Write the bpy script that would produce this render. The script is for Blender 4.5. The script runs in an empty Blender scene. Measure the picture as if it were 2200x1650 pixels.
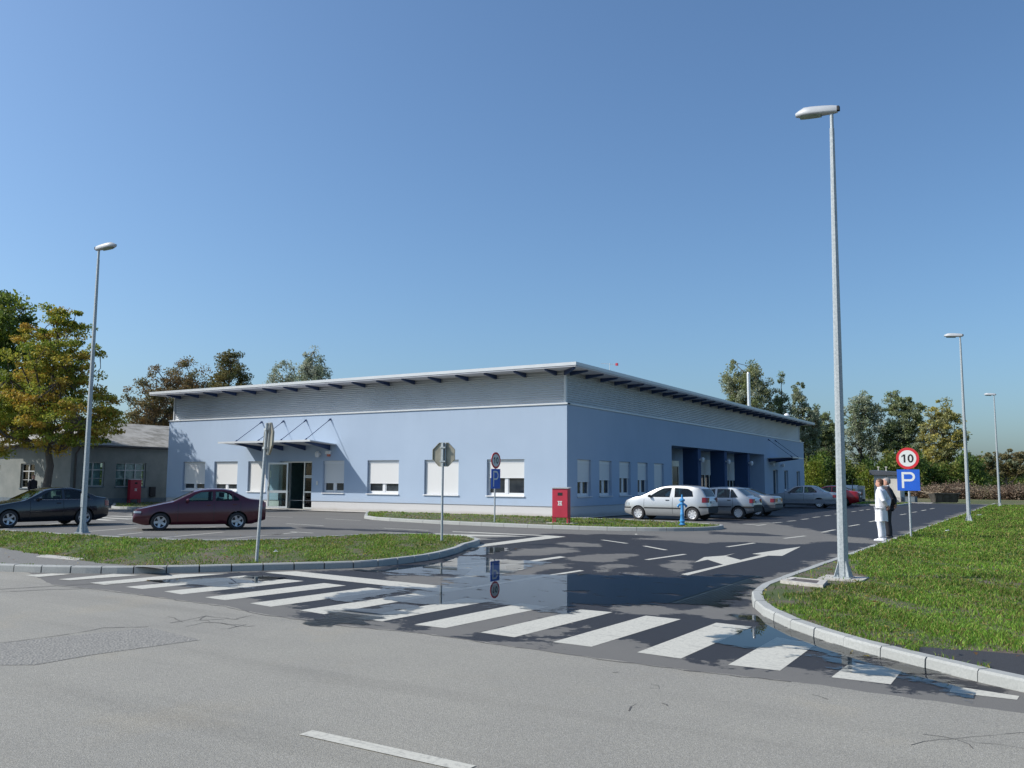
import bpy, bmesh, math, random
import numpy as np
from mathutils import Vector, Matrix
random.seed(4); RNG = np.random.default_rng(7)
S = bpy.context.scene
COL = S.collection
# ---------------------------------------------------------------- camera
F, PITCH, ROLL, YAW, H = 1894.1, 0.1086337, 0.0064466, 0.5465260, 1.67
_f = np.array([-math.sin(YAW)*math.cos(PITCH), math.cos(YAW)*math.cos(PITCH), math.sin(PITCH)])
_r = np.array([math.cos(YAW), math.sin(YAW), 0.0]); _u = np.cross(_r, _f)
RT = _r*math.cos(ROLL)+_u*math.sin(ROLL); UP = -_r*math.sin(ROLL)+_u*math.cos(ROLL)
cam = bpy.data.objects.new('camera', bpy.data.cameras.new('camera')); COL.objects.link(cam)
cam.matrix_world = Matrix(((RT[0], UP[0], -_f[0], 0), (RT[1], UP[1], -_f[1], 0), (RT[2], UP[2], -_f[2], H), (0, 0, 0, 1)))
cam.data.sensor_width = 36; cam.data.lens = F/2200*36; cam.data.clip_end = 5000; cam.data.clip_start = .1
S.camera = cam
# ---------------------------------------------------------------- sky, sun, exposure
LD = Vector((1.2, 1.0, -1.32)).normalized()          # direction the sunlight travels
world = bpy.data.worlds.new('World'); S.world = world; world.use_nodes = True
wt = world.node_tree; sky = wt.nodes.new('ShaderNodeTexSky'); sky.sky_type = 'NISHITA'; sky.sun_disc = False
sky.sun_elevation = math.asin(-LD.z); sky.sun_rotation = math.atan2(-LD.x, -LD.y)
sky.air_density = 1.0; sky.dust_density = 2.0; sky.ozone_density = 6.0; sky.altitude = 0; sky.sun_rotation += math.radians(8)
bg = wt.nodes['Background']; bg.inputs['Strength'].default_value = 0.107
tn = wt.nodes.new('ShaderNodeMix'); tn.data_type = 'RGBA'; tn.blend_type = 'MULTIPLY'; tn.inputs[0].default_value = 1; tn.inputs[7].default_value = (.90, 1.0, 1.01, 1)
wt.links.new(sky.outputs[0], tn.inputs[6]); wt.links.new(tn.outputs[2], bg.inputs['Color'])
sun = bpy.data.objects.new('sun', bpy.data.lights.new('sun', 'SUN')); COL.objects.link(sun)
sun.data.energy = 3.4; sun.data.angle = math.radians(.5); sun.data.color = (1, .95, .88)
sun.rotation_euler = LD.to_track_quat('-Z', 'Y').to_euler()
S.view_settings.view_transform = 'Standard'; S.view_settings.look = 'None'; S.view_settings.exposure = 0.52; S.view_settings.gamma = 1
S.cycles.max_bounces = 8; S.cycles.transparent_max_bounces = 16

# ---------------------------------------------------------------- survey helpers: photo measurements -> places on the ground
def ray(x, y):
    return RT*(x-1100)-UP*(y-825)+_f*F
def G(x, y, z=0.0):
    d = ray(x, y); t = (z-H)/d[2]; return (float(d[0]*t), float(d[1]*t))
def GL(pts, z=0.0): return [G(x, y, z) for x, y in pts]
def far(x, dist, y=None):
    d = ray(x, 1030); n = math.hypot(d[0], d[1]); X, Y = d[0]/n*dist, d[1]/n*dist
    if y is None: return X, Y
    e = ray(x, y); return X, Y, H+e[2]/math.hypot(e[0], e[1])*dist
# ---------------------------------------------------------------- mesh helpers
class MB:
    def __init__(s): s.v = []; s.f = []; s.c = []
    def add(s, vs, fs):
        o = len(s.v); s.v += [tuple(map(float, p)) for p in vs]; s.f += [tuple(i+o for i in f) for f in fs]; return s
    def box(s, a, b):
        (x0, y0, z0), (x1, y1, z1) = a, b
        return s.add([(x0,y0,z0),(x1,y0,z0),(x1,y1,z0),(x0,y1,z0),(x0,y0,z1),(x1,y0,z1),(x1,y1,z1),(x0,y1,z1)],
                     [(0,3,2,1),(4,5,6,7),(0,1,5,4),(1,2,6,5),(2,3,7,6),(3,0,4,7)])
    def prism(s, poly, z0, z1, fn=None):
        n = len(poly); fn = fn or (lambda u, v, w: (u, v, w))
        vs = [fn(u, v, z0) for u, v in poly]+[fn(u, v, z1) for u, v in poly]
        return s.add(vs, [tuple(range(n))[::-1], tuple(range(n, 2*n))]+[(i, (i+1) % n, n+(i+1) % n, n+i) for i in range(n)])
    def poly(s, pts): return s.add(pts, [tuple(range(len(pts)))])
    def tube(s, pts, rad, n=8, cap=True):
        pts = [Vector(p) for p in pts]
        if not hasattr(rad, '__len__'): rad = [rad]*len(pts)
        vs = []; fs = []
        for i, p in enumerate(pts):
            t = (pts[min(i+1, len(pts)-1)]-pts[max(i-1, 0)]).normalized()
            a = t.orthogonal() if abs(t.z) < .98 else Vector((1, 0, 0)).cross(t)
            if abs(t.z) < .98: a = t.cross(Vector((0, 0, 1)))
            a.normalize(); b = t.cross(a)
            for k in range(n):
                q = 2*math.pi*(k+.5)/n; vs.append(p+(a*math.cos(q)+b*math.sin(q))*rad[i])
        for i in range(len(pts)-1):
            for k in range(n): fs.append((i*n+k, i*n+(k+1) % n, (i+1)*n+(k+1) % n, (i+1)*n+k))
        if cap: fs += [tuple(range(n))[::-1], tuple(range((len(pts)-1)*n, len(pts)*n))]
        return s.add(vs, fs)
    def lathe(s, prof, n=24, fn=None):
        fn = fn or (lambda x, y, z: (x, y, z)); vs = []; fs = []; m = len(prof)
        for r, z in prof:
            for k in range(n):
                q = 2*math.pi*k/n; vs.append(fn(r*math.cos(q), r*math.sin(q), z))
        for i in range(m-1):
            for k in range(n): fs.append((i*n+k, i*n+(k+1) % n, (i+1)*n+(k+1) % n, (i+1)*n+k))
        fs += [tuple(range(n))[::-1], tuple(range((m-1)*n, m*n))]
        return s.add(vs, fs)
    def mesh(s, name):
        m = bpy.data.meshes.new(name); m.from_pydata(s.v, [], s.f); m.update(); return m
    def build(s, name, mat, parent=None, smooth=False, bevel=0, fix=True):
        m = s.mesh(name)
        if bevel or fix:
            b = bmesh.new(); b.from_mesh(m)
            if fix: bmesh.ops.recalc_face_normals(b, faces=b.faces[:])
            if bevel: bmesh.ops.bevel(b, geom=[e for e in b.edges if len(e.link_faces) == 2 and e.calc_face_angle(0) > .5], offset=bevel, segments=2, affect='EDGES', profile=.6)
            b.to_mesh(m); b.free()
        if smooth: shade(m, smooth if smooth is not True else 40)
        return link(name, m, mat, parent)
def shade(m, ang=40):
    m.polygons.foreach_set('use_smooth', [True]*len(m.polygons)); m.set_sharp_from_angle(angle=math.radians(ang))
def link(name, m, mat, parent=None):
    if mat is not None:
        for q in (mat if isinstance(mat, (list, tuple)) else [mat]): m.materials.append(q)
    o = bpy.data.objects.new(name, m); COL.objects.link(o)
    if parent is not None: o.parent = parent
    return o
def tag(o, label, cat, group=None):
    o['label'] = label; o['category'] = cat
    if group: o['group'] = group
    return o
def thing(name, label, cat, loc=(0, 0, 0), rz=0, group=None):
    o = bpy.data.objects.new(name, None); COL.objects.link(o); o.location = loc; o.rotation_euler = (0, 0, rz)
    o.empty_display_size = .2
    return tag(o, label, cat, group)
def struct(o): o['kind'] = 'structure'; return o
def stuff(o, label, cat): o['kind'] = 'stuff'; o['label'] = label; o['category'] = cat; return o
def evaluated(o):
    dg = bpy.context.evaluated_depsgraph_get(); dg.update()
    m = bpy.data.meshes.new_from_object(o.evaluated_get(dg)); return m
def copy_tree(o, parent=None):
    c = o.copy(); COL.objects.link(c); c.parent = parent
    for k in list(o.children): copy_tree(k, c)
    return c
def npmesh(name, v, f, mat, parent=None, col=None, attrs=None):
    """v (n,3), f (m,k) int"""
    m = bpy.data.meshes.new(name); n = len(v); k = f.shape[1]
    m.vertices.add(n); m.vertices.foreach_set('co', np.asarray(v, np.float32).ravel())
    m.loops.add(f.size); m.loops.foreach_set('vertex_index', f.astype(np.int32).ravel())
    m.polygons.add(len(f)); m.polygons.foreach_set('loop_start', np.arange(0, f.size, k, dtype=np.int32))
    m.polygons.foreach_set('loop_total', np.full(len(f), k, np.int32)) if False else None
    if col is not None:
        a = m.color_attributes.new('tint', 'FLOAT_COLOR', 'POINT'); a.data.foreach_set('color', np.concatenate([col, np.ones((n, 1))], 1).astype(np.float32).ravel())
    for an, av in (attrs or {}).items():
        a = m.attributes.new(an, 'FLOAT', 'POINT'); a.data.foreach_set('value', np.asarray(av, np.float32).ravel())
    m.update(calc_edges=True); m.validate()
    return link(name, m, mat, parent)
# ---------------------------------------------------------------- materials
class NT:
    def __init__(s, name):
        s.m = bpy.data.materials.new(name); s.m.use_nodes = True; s.t = s.m.node_tree; s.b = s.t.nodes['Principled BSDF']; s.o = s.t.nodes['Material Output']
    def n(s, typ, **kw):
        x = s.t.nodes.new(typ)
        for k, v in kw.items(): setattr(x, k, v)
        return x
    def l(s, a, b): s.t.links.new(a, b)
    def val(s, v):
        x = s.n('ShaderNodeValue'); x.outputs[0].default_value = v; return x.outputs[0]
    def math(s, op, a, b=None, c=None, clamp=False):
        x = s.n('ShaderNodeMath', operation=op, use_clamp=clamp)
        for i, q in enumerate((a, b, c)):
            if q is None: continue
            if isinstance(q, (int, float)): x.inputs[i].default_value = q
            else: s.l(q, x.inputs[i])
        return x.outputs[0]
    def noise(s, scale, detail=4, rough=.55, vec=None, dist=0):
        x = s.n('ShaderNodeTexNoise'); x.inputs['Scale'].default_value = scale; x.inputs['Detail'].default_value = detail
        x.inputs['Roughness'].default_value = rough; x.inputs['Distortion'].default_value = dist
        s.l(vec if vec is not None else s.coord(), x.inputs['Vector']); return x.outputs['Fac']
    def coord(s, sc=None):
        if not hasattr(s, 'tc'): s.tc = s.n('ShaderNodeTexCoord')
        if sc is None: return s.tc.outputs['Object']
        mp = s.n('ShaderNodeMapping'); mp.inputs['Scale'].default_value = sc; s.l(s.tc.outputs['Object'], mp.inputs['Vector']); return mp.outputs[0]
    def ramp(s, fac, a, b):
        x = s.n('ShaderNodeMapRange'); x.inputs['From Min'].default_value = a; x.inputs['From Max'].default_value = b; s.l(fac, x.inputs[0]); return x.outputs[0]
    def mix(s, fac, a, b, typ='MIX'):
        x = s.n('ShaderNodeMix', data_type='RGBA', blend_type=typ)
        for i, q in ((0, fac), (6, a), (7, b)):
            if isinstance(q, (int, float)): x.inputs[i].default_value = q
            elif isinstance(q, (tuple, list)): x.inputs[i].default_value = (*q, 1)
            else: s.l(q, x.inputs[i])
        return x.outputs[2]
    def bump(s, h, strength=.3, dist=.01):
        x = s.n('ShaderNodeBump'); x.inputs['Strength'].default_value = strength; x.inputs['Distance'].default_value = dist
        s.l(h, x.inputs['Height']); s.l(x.outputs[0], s.b.inputs['Normal'])
    def set(s, **kw):
        for k, v in kw.items():
            i = s.b.inputs[k.replace('_', ' ')]
            if isinstance(v, tuple): i.default_value = (*v, 1) if len(v) == 3 else v
            elif isinstance(v, (int, float)): i.default_value = v
            else: s.l(v, i)
        return s
def plain(name, c, rough=.5, metal=0, var=.12, scale=6, bump=0, coat=0, spec=.5, bscale=60):
    t = NT(name); nz = t.noise(scale, 5)
    col = t.mix(t.ramp(nz, .3, .7), tuple(x*(1-var) for x in c), tuple(min(1, x*(1+var)) for x in c))
    t.set(Base_Color=col, Roughness=rough, Metallic=metal, Coat_Weight=coat, Specular_IOR_Level=spec)
    if bump: t.bump(t.noise(bscale, 3), bump, .01)
    return t.m
M = {}
def mats():
    M['white'] = plain('white_plastic', (.68, .69, .70), .35, var=.03)
    M['black'] = plain('black_rubber', (.02, .02, .022), .75)
    M['dark'] = plain('dark_void', (.012, .014, .016), .8)
    M['navy'] = plain('navy_steel_paint', (.02, .045, .13), .45, var=.08)
    M['galv'] = None
    t = NT('galvanised_steel'); v = t.n('ShaderNodeTexVoronoi'); v.inputs['Scale'].default_value = 28; t.l(t.coord(), v.inputs['Vector'])
    t.set(Base_Color=t.mix(t.ramp(v.outputs['Distance'], 0, .8), (.30, .34, .35), (.44, .47, .48)), Metallic=.3, Roughness=t.ramp(t.noise(14), -.6, 1.2)); M['galv'] = t.m
    M['alu'] = plain('aluminium', (.62, .63, .62), .42, .7, .06)
    M['signback'] = plain('sign_back', (.33, .31, .25), .5, .5, .2, 5)
    M['lamp'] = plain('lamp_housing', (.42, .44, .46), .45, var=.05)
    M['lampglass'] = plain('lamp_glass', (.22, .27, .22), .1, var=.2)
    M['red'] = plain('red_enamel', (.42, .025, .05), .42, var=.1, scale=3)
    M['signred'] = plain('sign_red', (.55, .02, .03), .4, var=.03); M['signblue'] = plain('sign_blue', (.010, .095, .50), .4, var=.05)
    M['signwhite'] = plain('sign_white', (.62, .64, .62), .4, var=.02); M['signblack'] = plain('sign_black', (.01, .01, .012), .5)
    M['hyd'] = plain('blue_enamel', (.06, .27, .55), .35, var=.12, scale=9)
    # rendered wall, light blue
    t = NT('blue_render'); n1 = t.noise(.35, 3); n2 = t.noise(60, 4); st = t.noise(1.0, 4, vec=t.coord((2.2, 2.2, .12)))
    c = t.mix(t.ramp(n1, .3, .7), (.350, .435, .550), (.380, .468, .585)); sp = t.n('ShaderNodeSeparateXYZ'); t.l(t.coord(), sp.inputs[0]); zz = sp.outputs[2]
    drip = t.math('MULTIPLY', t.ramp(t.noise(1.0, 5, .6, vec=t.coord((7, 7, .25))), .52, .7), t.ramp(zz, 4.2, 5.1)); splash = t.ramp(t.math('ADD', zz, t.math('MULTIPLY', t.noise(3, 5), .5)), 1.05, .65)
    c = t.mix(t.math('MULTIPLY', t.ramp(st, .42, .75), .08), c, (.27, .34, .44)); c = t.mix(t.math('MULTIPLY', drip, .13), c, (.26, .31, .38)); c = t.mix(t.math('MULTIPLY', splash, .22), c, (.36, .37, .38))
    t.set(Base_Color=c, Roughness=.85, Specular_IOR_Level=.25); t.bump(n2, .25, .004); M['wall'] = t.m
    t = NT('navy_render'); t.set(Base_Color=t.mix(t.noise(3), (.025, .06, .14), (.035, .075, .165)), Roughness=.85); t.bump(t.noise(60), .25, .004); M['wallnavy'] = t.m
    t = NT('plinth_render'); n = t.noise(40, 5); lo = t.noise(1.2, 4)
    gz = t.n('ShaderNodeSeparateXYZ'); t.l(t.coord(), gz.inputs[0]); dirt = t.math('MULTIPLY', t.ramp(t.math('ADD', gz.outputs[2], t.math('MULTIPLY', lo, -.16)), .12, -.06), .7, clamp=True)
    c = t.mix(n, (.47, .465, .46), (.57, .56, .55)); t.set(Base_Color=t.mix(dirt, c, (.30, .27, .23)), Roughness=.9); t.bump(n, .4, .006); M['plinth'] = t.m
    t = NT('corrugated_cladding'); t.set(Base_Color=t.mix(t.ramp(t.noise(.6), .3, .7), (.45, .48, .51), (.51, .54, .57)), Metallic=.35, Roughness=.33); M['clad'] = t.m
    M['fascia'] = plain('fascia_sheet', (.58, .60, .61), .4, .1, .04, 1.5)
    M['soffit'] = plain('soffit_sheet', (.58, .58, .62), .6, 0, .05, 1)
    M['roof'] = plain('roof_sheet', (.5, .52, .54), .5, .2, .06, 1)
    t = NT('roller_shutter'); w = t.n('ShaderNodeTexWave', wave_type='BANDS', bands_direction='Z'); w.inputs['Scale'].default_value = 6.2; t.l(t.coord(), w.inputs[0])
    t.set(Base_Color=t.mix(t.ramp(w.outputs['Fac'], 0, .25), (.58, .58, .57), (.66, .66, .65)), Roughness=.5); t.bump(w.outputs['Fac'], .35, .004); M['shutter'] = t.m
    t = NT('window_glass'); t.set(Base_Color=t.mix(t.ramp(t.noise(1.3, 2), .4, .65), (.012, .018, .028), (.05, .06, .07)), Roughness=.04, Specular_IOR_Level=.6); M['glass'] = t.m
    # see-through pane
    for nm, tint, key in (('clear_glass', (.74, .85, .83), 'pane'), ('car_glass', (.46, .62, .58), 'carglass'), ('dark_car_glass', (.14, .18, .18), 'carglassdark')):
        t = NT(nm); tr = t.n('ShaderNodeBsdfTransparent'); tr.inputs[0].default_value = (*tint, 1); gl = t.n('ShaderNodeBsdfGlossy'); gl.inputs['Roughness'].default_value = .02
        fr = t.n('ShaderNodeFresnel'); fr.inputs[0].default_value = 1.5; mx = t.n('ShaderNodeMixShader'); t.l(fr.outputs[0], mx.inputs[0]); t.l(tr.outputs[0], mx.inputs[1]); t.l(gl.outputs[0], mx.inputs[2]); t.l(mx.outputs[0], t.o.inputs['Surface']); M[key] = t.m
    # concrete kerb
    t = NT('kerb_concrete'); n = t.noise(45, 6, .7); lo = t.noise(1.1, 3)
    c = t.mix(t.ramp(n, .3, .7), (.28, .29, .275), (.40, .405, .385)); c = t.mix(t.math('MULTIPLY', t.ramp(lo, .45, .7), .5), c, (.27, .275, .26)); t.set(Base_Color=c, Roughness=.85); t.bump(n, .35, .006); M['kerb'] = t.m
    M['concrete'] = plain('concrete_slab', (.42, .40, .36), .85, 0, .25, 8, .4)
    # old asphalt
    t = NT('old_asphalt'); v = t.n('ShaderNodeTexVoronoi'); v.inputs['Scale'].default_value = 105; t.l(t.coord(), v.inputs[0])
    n = t.noise(170, 3, .7); big = t.noise(.5, 5, .6); st = t.noise(1.0, 5, .6, vec=t.coord((.12, 1.6, 1)))
    c = t.mix(t.ramp(n, .3, .72), (.19, .18, .15), (.48, .455, .38)); c = t.mix(t.math('MULTIPLY', t.ramp(v.outputs['Distance'], .25, .65), .5), c, (.17, .163, .15)); c = t.mix(t.math('MULTIPLY', t.ramp(t.noise(48, 3, .75), .5, .72), .4), c, (.50, .48, .44)); c = t.mix(t.math('MULTIPLY', t.ramp(t.noise(36, 3, .75), .52, .72), .45), c, (.15, .145, .135))
    c = t.mix(t.math('MULTIPLY', t.ramp(big, .35, .65), .5), c, t.mix(1.0, c, (.78, .79, .82), 'MULTIPLY')); c = t.mix(t.math('MULTIPLY', t.ramp(st, .5, .68), .55), c, t.mix(1.0, c, (.80, .80, .80), 'MULTIPLY'))
    c = t.mix(t.math('MULTIPLY', t.ramp(t.noise(.8, 4), .55, .75), .4), c, t.mix(1.0, c, (1.18, 1.08, .92), 'MULTIPLY'))
    t.set(Base_Color=c, Roughness=.8, Specular_IOR_Level=.35); t.bump(t.math('ADD', n, t.math('MULTIPLY', v.outputs['Distance'], .8)), .55, .006); M['oldasphalt'] = t.m
    t = NT('coarse_patch'); v = t.n('ShaderNodeTexVoronoi'); v.inputs['Scale'].default_value = 42; t.l(t.coord(), v.inputs[0])
    c = t.mix(t.ramp(v.outputs['Distance'], .1, .6), (.42, .40, .35), (.13, .125, .115)); t.set(Base_Color=t.mix(.5, c, t.mix(t.noise(120), (.14, .135, .12), (.34, .33, .30))), Roughness=.9); t.bump(v.outputs['Distance'], .7, .010); t.t.nodes[-1].invert = True; M['patch'] = t.m
    M['crack'] = plain('crack_filler', (.09, .086, .08), .9)
    # lot asphalt with damp darkening (attribute 'damp': signed distance into stains, newer asphalt and painted building shade, metres)
    t = NT('lot_asphalt'); a = t.n('ShaderNodeAttribute'); a.attribute_name = 'damp_shade'; fine = t.noise(210, 3, .7); lo = t.noise(.45, 4)
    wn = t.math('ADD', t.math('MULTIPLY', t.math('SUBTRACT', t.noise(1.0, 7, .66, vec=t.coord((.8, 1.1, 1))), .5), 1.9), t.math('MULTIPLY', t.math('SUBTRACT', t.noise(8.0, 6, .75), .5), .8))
    damp_shade = t.ramp(t.math('ADD', a.outputs['Fac'], wn), -.02, .05); tonal = t.ramp(t.noise(.35, 4, vec=t.coord((.5, 1.6, 1))), .3, .7)
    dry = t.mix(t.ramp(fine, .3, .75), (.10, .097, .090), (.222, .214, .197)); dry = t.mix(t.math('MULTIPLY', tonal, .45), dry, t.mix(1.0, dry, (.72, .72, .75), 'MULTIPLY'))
    wet_shade = t.mix(t.ramp(fine, .35, .75), (.019, .019, .021), (.056, .056, .060))
    t.set(Base_Color=t.mix(damp_shade, dry, wet_shade), Roughness=t.math('SUBTRACT', .88, t.math('MULTIPLY', damp_shade, .26)), Specular_IOR_Level=.25); t.bump(fine, .5, .005); M['lot'] = t.m
    # road paint
    t = NT('road_paint'); n = t.noise(26, 7, .75); n2 = t.noise(150, 4, .7); sk = t.noise(3, 6, .7, vec=t.coord((1, 7, 1)))
    w = t.math('MAXIMUM', t.math('MULTIPLY', t.ramp(n, .50, .68), .7), t.math('MULTIPLY', t.ramp(sk, .55, .70), .75)); w = t.math('MAXIMUM', w, t.math('MULTIPLY', t.ramp(n2, .60, .72), .35))
    t.set(Base_Color=t.mix(w, (.50, .485, .42), (.20, .195, .18)), Roughness=.75); t.bump(n2, .3, .004); M['paint'] = t.m
    # puddle water: mirror film over whatever is below
    t = NT('puddle_water'); a = t.n('ShaderNodeAttribute'); a.attribute_name = 'pool'
    wn = t.math('ADD', t.math('MULTIPLY', t.math('SUBTRACT', t.noise(1.7, 7, .66, vec=t.coord((.7, 1.2, 1))), .5), 2.3), t.math('MULTIPLY', t.math('SUBTRACT', t.noise(5.5, 4, .65), .5), .3))
    mk = t.ramp(t.math('ADD', a.outputs['Fac'], wn), -.05, .08); fr = t.n('ShaderNodeFresnel'); fr.inputs[0].default_value = 1.333
    tr = t.n('ShaderNodeBsdfTransparent'); t.l(t.mix(mk, (1, 1, 1), (.80, .80, .79)), tr.inputs[0]); gl = t.n('ShaderNodeBsdfGlossy')
    t.l(t.ramp(mk, 1.0, 0.0), gl.inputs['Roughness']); gl.inputs['Roughness'].default_value = 0
    rr = t.math('MULTIPLY', t.math('SUBTRACT', 1.0, mk), .12); t.l(rr, gl.inputs['Roughness'])
    mx = t.n('ShaderNodeMixShader'); t.l(t.math('MULTIPLY', fr.outputs[0], mk), mx.inputs[0]); t.l(tr.outputs[0], mx.inputs[1]); t.l(gl.outputs[0], mx.inputs[2]); t.l(mx.outputs[0], t.o.inputs['Surface']); M['water'] = t.m
    # soils and grass
    t = NT('soil'); n = t.noise(22, 6, .7); c = t.mix(t.ramp(n, .3, .7), (.075, .058, .040), (.17, .135, .10)); g = t.ramp(t.noise(.9, 6, .65), .42, .56)
    t.set(Base_Color=t.mix(g, c, t.mix(t.noise(60), (.035, .06, .016), (.09, .12, .03))), Roughness=.95); t.bump(n, .8, .03); M['soil'] = t.m
    t = NT('field'); n = t.noise(.12, 6, .6, vec=t.coord((1, 1, 1))); f = t.noise(9, 6, .8)
    c = t.mix(t.ramp(n, .4, .6), (.085, .11, .03), (.17, .145, .07)); t.set(Base_Color=t.mix(t.ramp(f, .3, .7), c, t.mix(1.0, c, (.5, .55, .5), 'MULTIPLY')), Roughness=.95); t.bump(f, .9, .06); M['field'] = t.m
    t = NT('leaf'); a = t.n('ShaderNodeAttribute'); a.attribute_name = 'tint'
    t.set(Base_Color=a.outputs['Color'], Roughness=.6, Specular_IOR_Level=.3); tl = t.n('ShaderNodeBsdfTranslucent'); t.l(a.outputs['Color'], tl.inputs[0]); mx = t.n('ShaderNodeMixShader'); mx.inputs[0].default_value = .4
    t.l(t.b.outputs[0], mx.inputs[1]); t.l(tl.outputs[0], mx.inputs[2]); t.l(mx.outputs[0], t.o.inputs['Surface']); M['leaf'] = t.m
    t = NT('bark'); n = t.noise(3, 6, .7, vec=t.coord((5, 5, 1))); t.set(Base_Color=t.mix(n, (.045, .038, .03), (.13, .11, .09)), Roughness=.9); t.bump(n, .8, .03); M['bark'] = t.m
    t = NT('old_render'); n = t.noise(1.3, 6, .65); t.set(Base_Color=t.mix(t.ramp(n, .3, .7), (.165, .18, .168), (.23, .24, .222)), Roughness=.9); t.bump(t.noise(40), .4, .006); M['oldwall'] = t.m
    t = NT('old_roof_tiles'); n = t.noise(1.2, 6, .7); w = t.n('ShaderNodeTexWave', wave_type='BANDS', bands_direction='Y'); w.inputs['Scale'].default_value = 1.6; w.inputs['Distortion'].default_value = .6; t.l(t.coord(), w.inputs[0])
    c = t.mix(t.ramp(n, .4, .65), (.40, .38, .34), (.16, .15, .12)); t.set(Base_Color=t.mix(t.math('MULTIPLY', t.ramp(w.outputs['Fac'], .5, 1), .35), c, (.12, .115, .10)), Roughness=.9); t.bump(w.outputs['Fac'], .6, .04); M['oldroof'] = t.m
    M['gutter'] = plain('gutter_metal', (.06, .055, .05), .6); M['oldframe'] = plain('old_window_frame', (.42, .43, .42), .6)
    M['curtain'] = plain('curtain', (.42, .5, .52), .8, 0, .35, 4); M['oldplinth'] = plain('old_plinth', (.12, .15, .17), .9, 0, .2)
    M['coat'] = plain('white_cotton', (.72, .72, .75), .8, 0, .04, 8, .3, bscale=14); M['suit'] = plain('dark_suit_cloth', (.012, .012, .018), .8, 0, .2)
    M['skin'] = plain('skin', (.50, .27, .19), .55, 0, .06); M['hairb'] = plain('brown_hair', (.085, .04, .02), .6, 0, .3, 40); M['hairg'] = plain('grey_hair', (.20, .20, .20), .6, 0, .35, 40)
    M['shoe'] = plain('black_shoe', (.015, .015, .015), .3); M['greybox'] = plain('beige_panel', (.55, .53, .47), .7, 0, .05, 2); M['whitebox'] = plain('white_enclosure', (.72, .73, .70), .45, 0, .04)
    M['slate'] = plain('slate_sheet', (.06, .07, .085), .55, 0, .15, 2); M['skip'] = plain('rusty_dark_steel', (.07, .065, .055), .7, .2, .4, 3); M['yellow'] = plain('yellow_label', (.75, .55, .03), .5)
    M['tail'] = plain('red_lens', (.20, .008, .01), .14, 0, .1, 20, coat=.6); M['lens'] = plain('clear_lens', (.30, .33, .35), .08, .2, .1, 30, coat=.8); M['amber'] = plain('amber_lens', (.6, .22, .02), .15)
    M['rim'] = plain('alloy_rim', (.50, .52, .54), .3, .55, .05, 20); M['steelcap'] = plain('wheel_cover', (.55, .56, .57), .35, .2, .05, 20); M['tyre'] = plain('tyre_rubber', (.035, .035, .037), .85, 0, .2)
    M['seat'] = plain('seat_cloth', (.04, .045, .05), .85); M['inner'] = plain('cabin_trim', (.03, .033, .035), .8); M['plate'] = plain('number_plate', (.66, .67, .66), .4, 0, .05)
    M['chrome'] = plain('chrome_strip', (.7, .72, .74), .18, .9, .02)
mats()
def carpaint(name, c, metal=.45, rough=.32):
    t = NT(name); d = t.noise(2.2, 5); t.set(Base_Color=t.mix(t.math('MULTIPLY', t.ramp(d, .45, .75), .25), c, tuple(x*.8+.02 for x in c)), Metallic=metal, Roughness=rough, Coat_Weight=.8, Coat_Roughness=.06); return t.m
# ================================================================ GROUND
def sdist(P, poly):
    """signed distance (inside +) of points P (n,2) to polygon"""
    poly = np.asarray(poly, float); a = poly; b = np.roll(poly, -1, 0); best = np.full(len(P), 1e9); ins = np.zeros(len(P), bool)
    for p, q in zip(a, b):
        e = q-p; w = P-p; t = np.clip((w@e)/max(e@e, 1e-9), 0, 1); dd = w-t[:, None]*e; best = np.minimum(best, (dd**2).sum(1))
        c = (p[1] > P[:, 1]) != (q[1] > P[:, 1])
        with np.errstate(divide='ignore', invalid='ignore'):
            ins ^= c & (P[:, 0] < (q[0]-p[0])*(P[:, 1]-p[1])/(q[1]-p[1])+p[0])
    return np.where(ins, 1, -1)*np.sqrt(best)
def z3(k, u0, v0): return lambda l: [(u0+u/k, v0+v/k) for u, v in l]
ZA = z3(3.929, 0, 1200); ZB = z3(3.929, 480, 1120); ZC = z3(3.929, 960, 1120); ZD = z3(4.783, 1440, 1060); ZE = z3(4.783, 550, 1080); ZF = z3(4.783, 150, 1060); ZH = z3(3.143, 1100, 1280); ZR = z3(3.143, 1500, 1080)
DAMP_SHADE = [
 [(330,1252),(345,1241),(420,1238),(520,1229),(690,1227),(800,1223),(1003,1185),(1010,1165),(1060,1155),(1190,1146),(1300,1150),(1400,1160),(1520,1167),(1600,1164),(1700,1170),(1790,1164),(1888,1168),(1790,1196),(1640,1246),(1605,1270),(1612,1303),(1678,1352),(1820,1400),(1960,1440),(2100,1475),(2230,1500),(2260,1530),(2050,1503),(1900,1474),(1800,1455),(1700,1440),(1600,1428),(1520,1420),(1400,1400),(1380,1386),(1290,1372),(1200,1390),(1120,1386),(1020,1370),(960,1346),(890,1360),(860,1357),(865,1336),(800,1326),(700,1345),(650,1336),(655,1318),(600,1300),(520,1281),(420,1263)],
 [(1540,1121),(1600,1126),(1650,1122),(1700,1131),(1760,1140),(1790,1150),(1850,1156),(1895,1160),(2122,1084),(1900,1080),(1700,1088),(1540,1110)],  # far road's newer dark asphalt, plus building shade painted into the lot colour
 [(1190,1152),(1290,1147),(1420,1152),(1400,1157),(1250,1158)], [(640,1131),(760,1136),(900,1141),(960,1148),(800,1141),(660,1137)], [(1520,1141),(1640,1146),(1700,1152),(1620,1152),(1530,1148)]]
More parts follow.
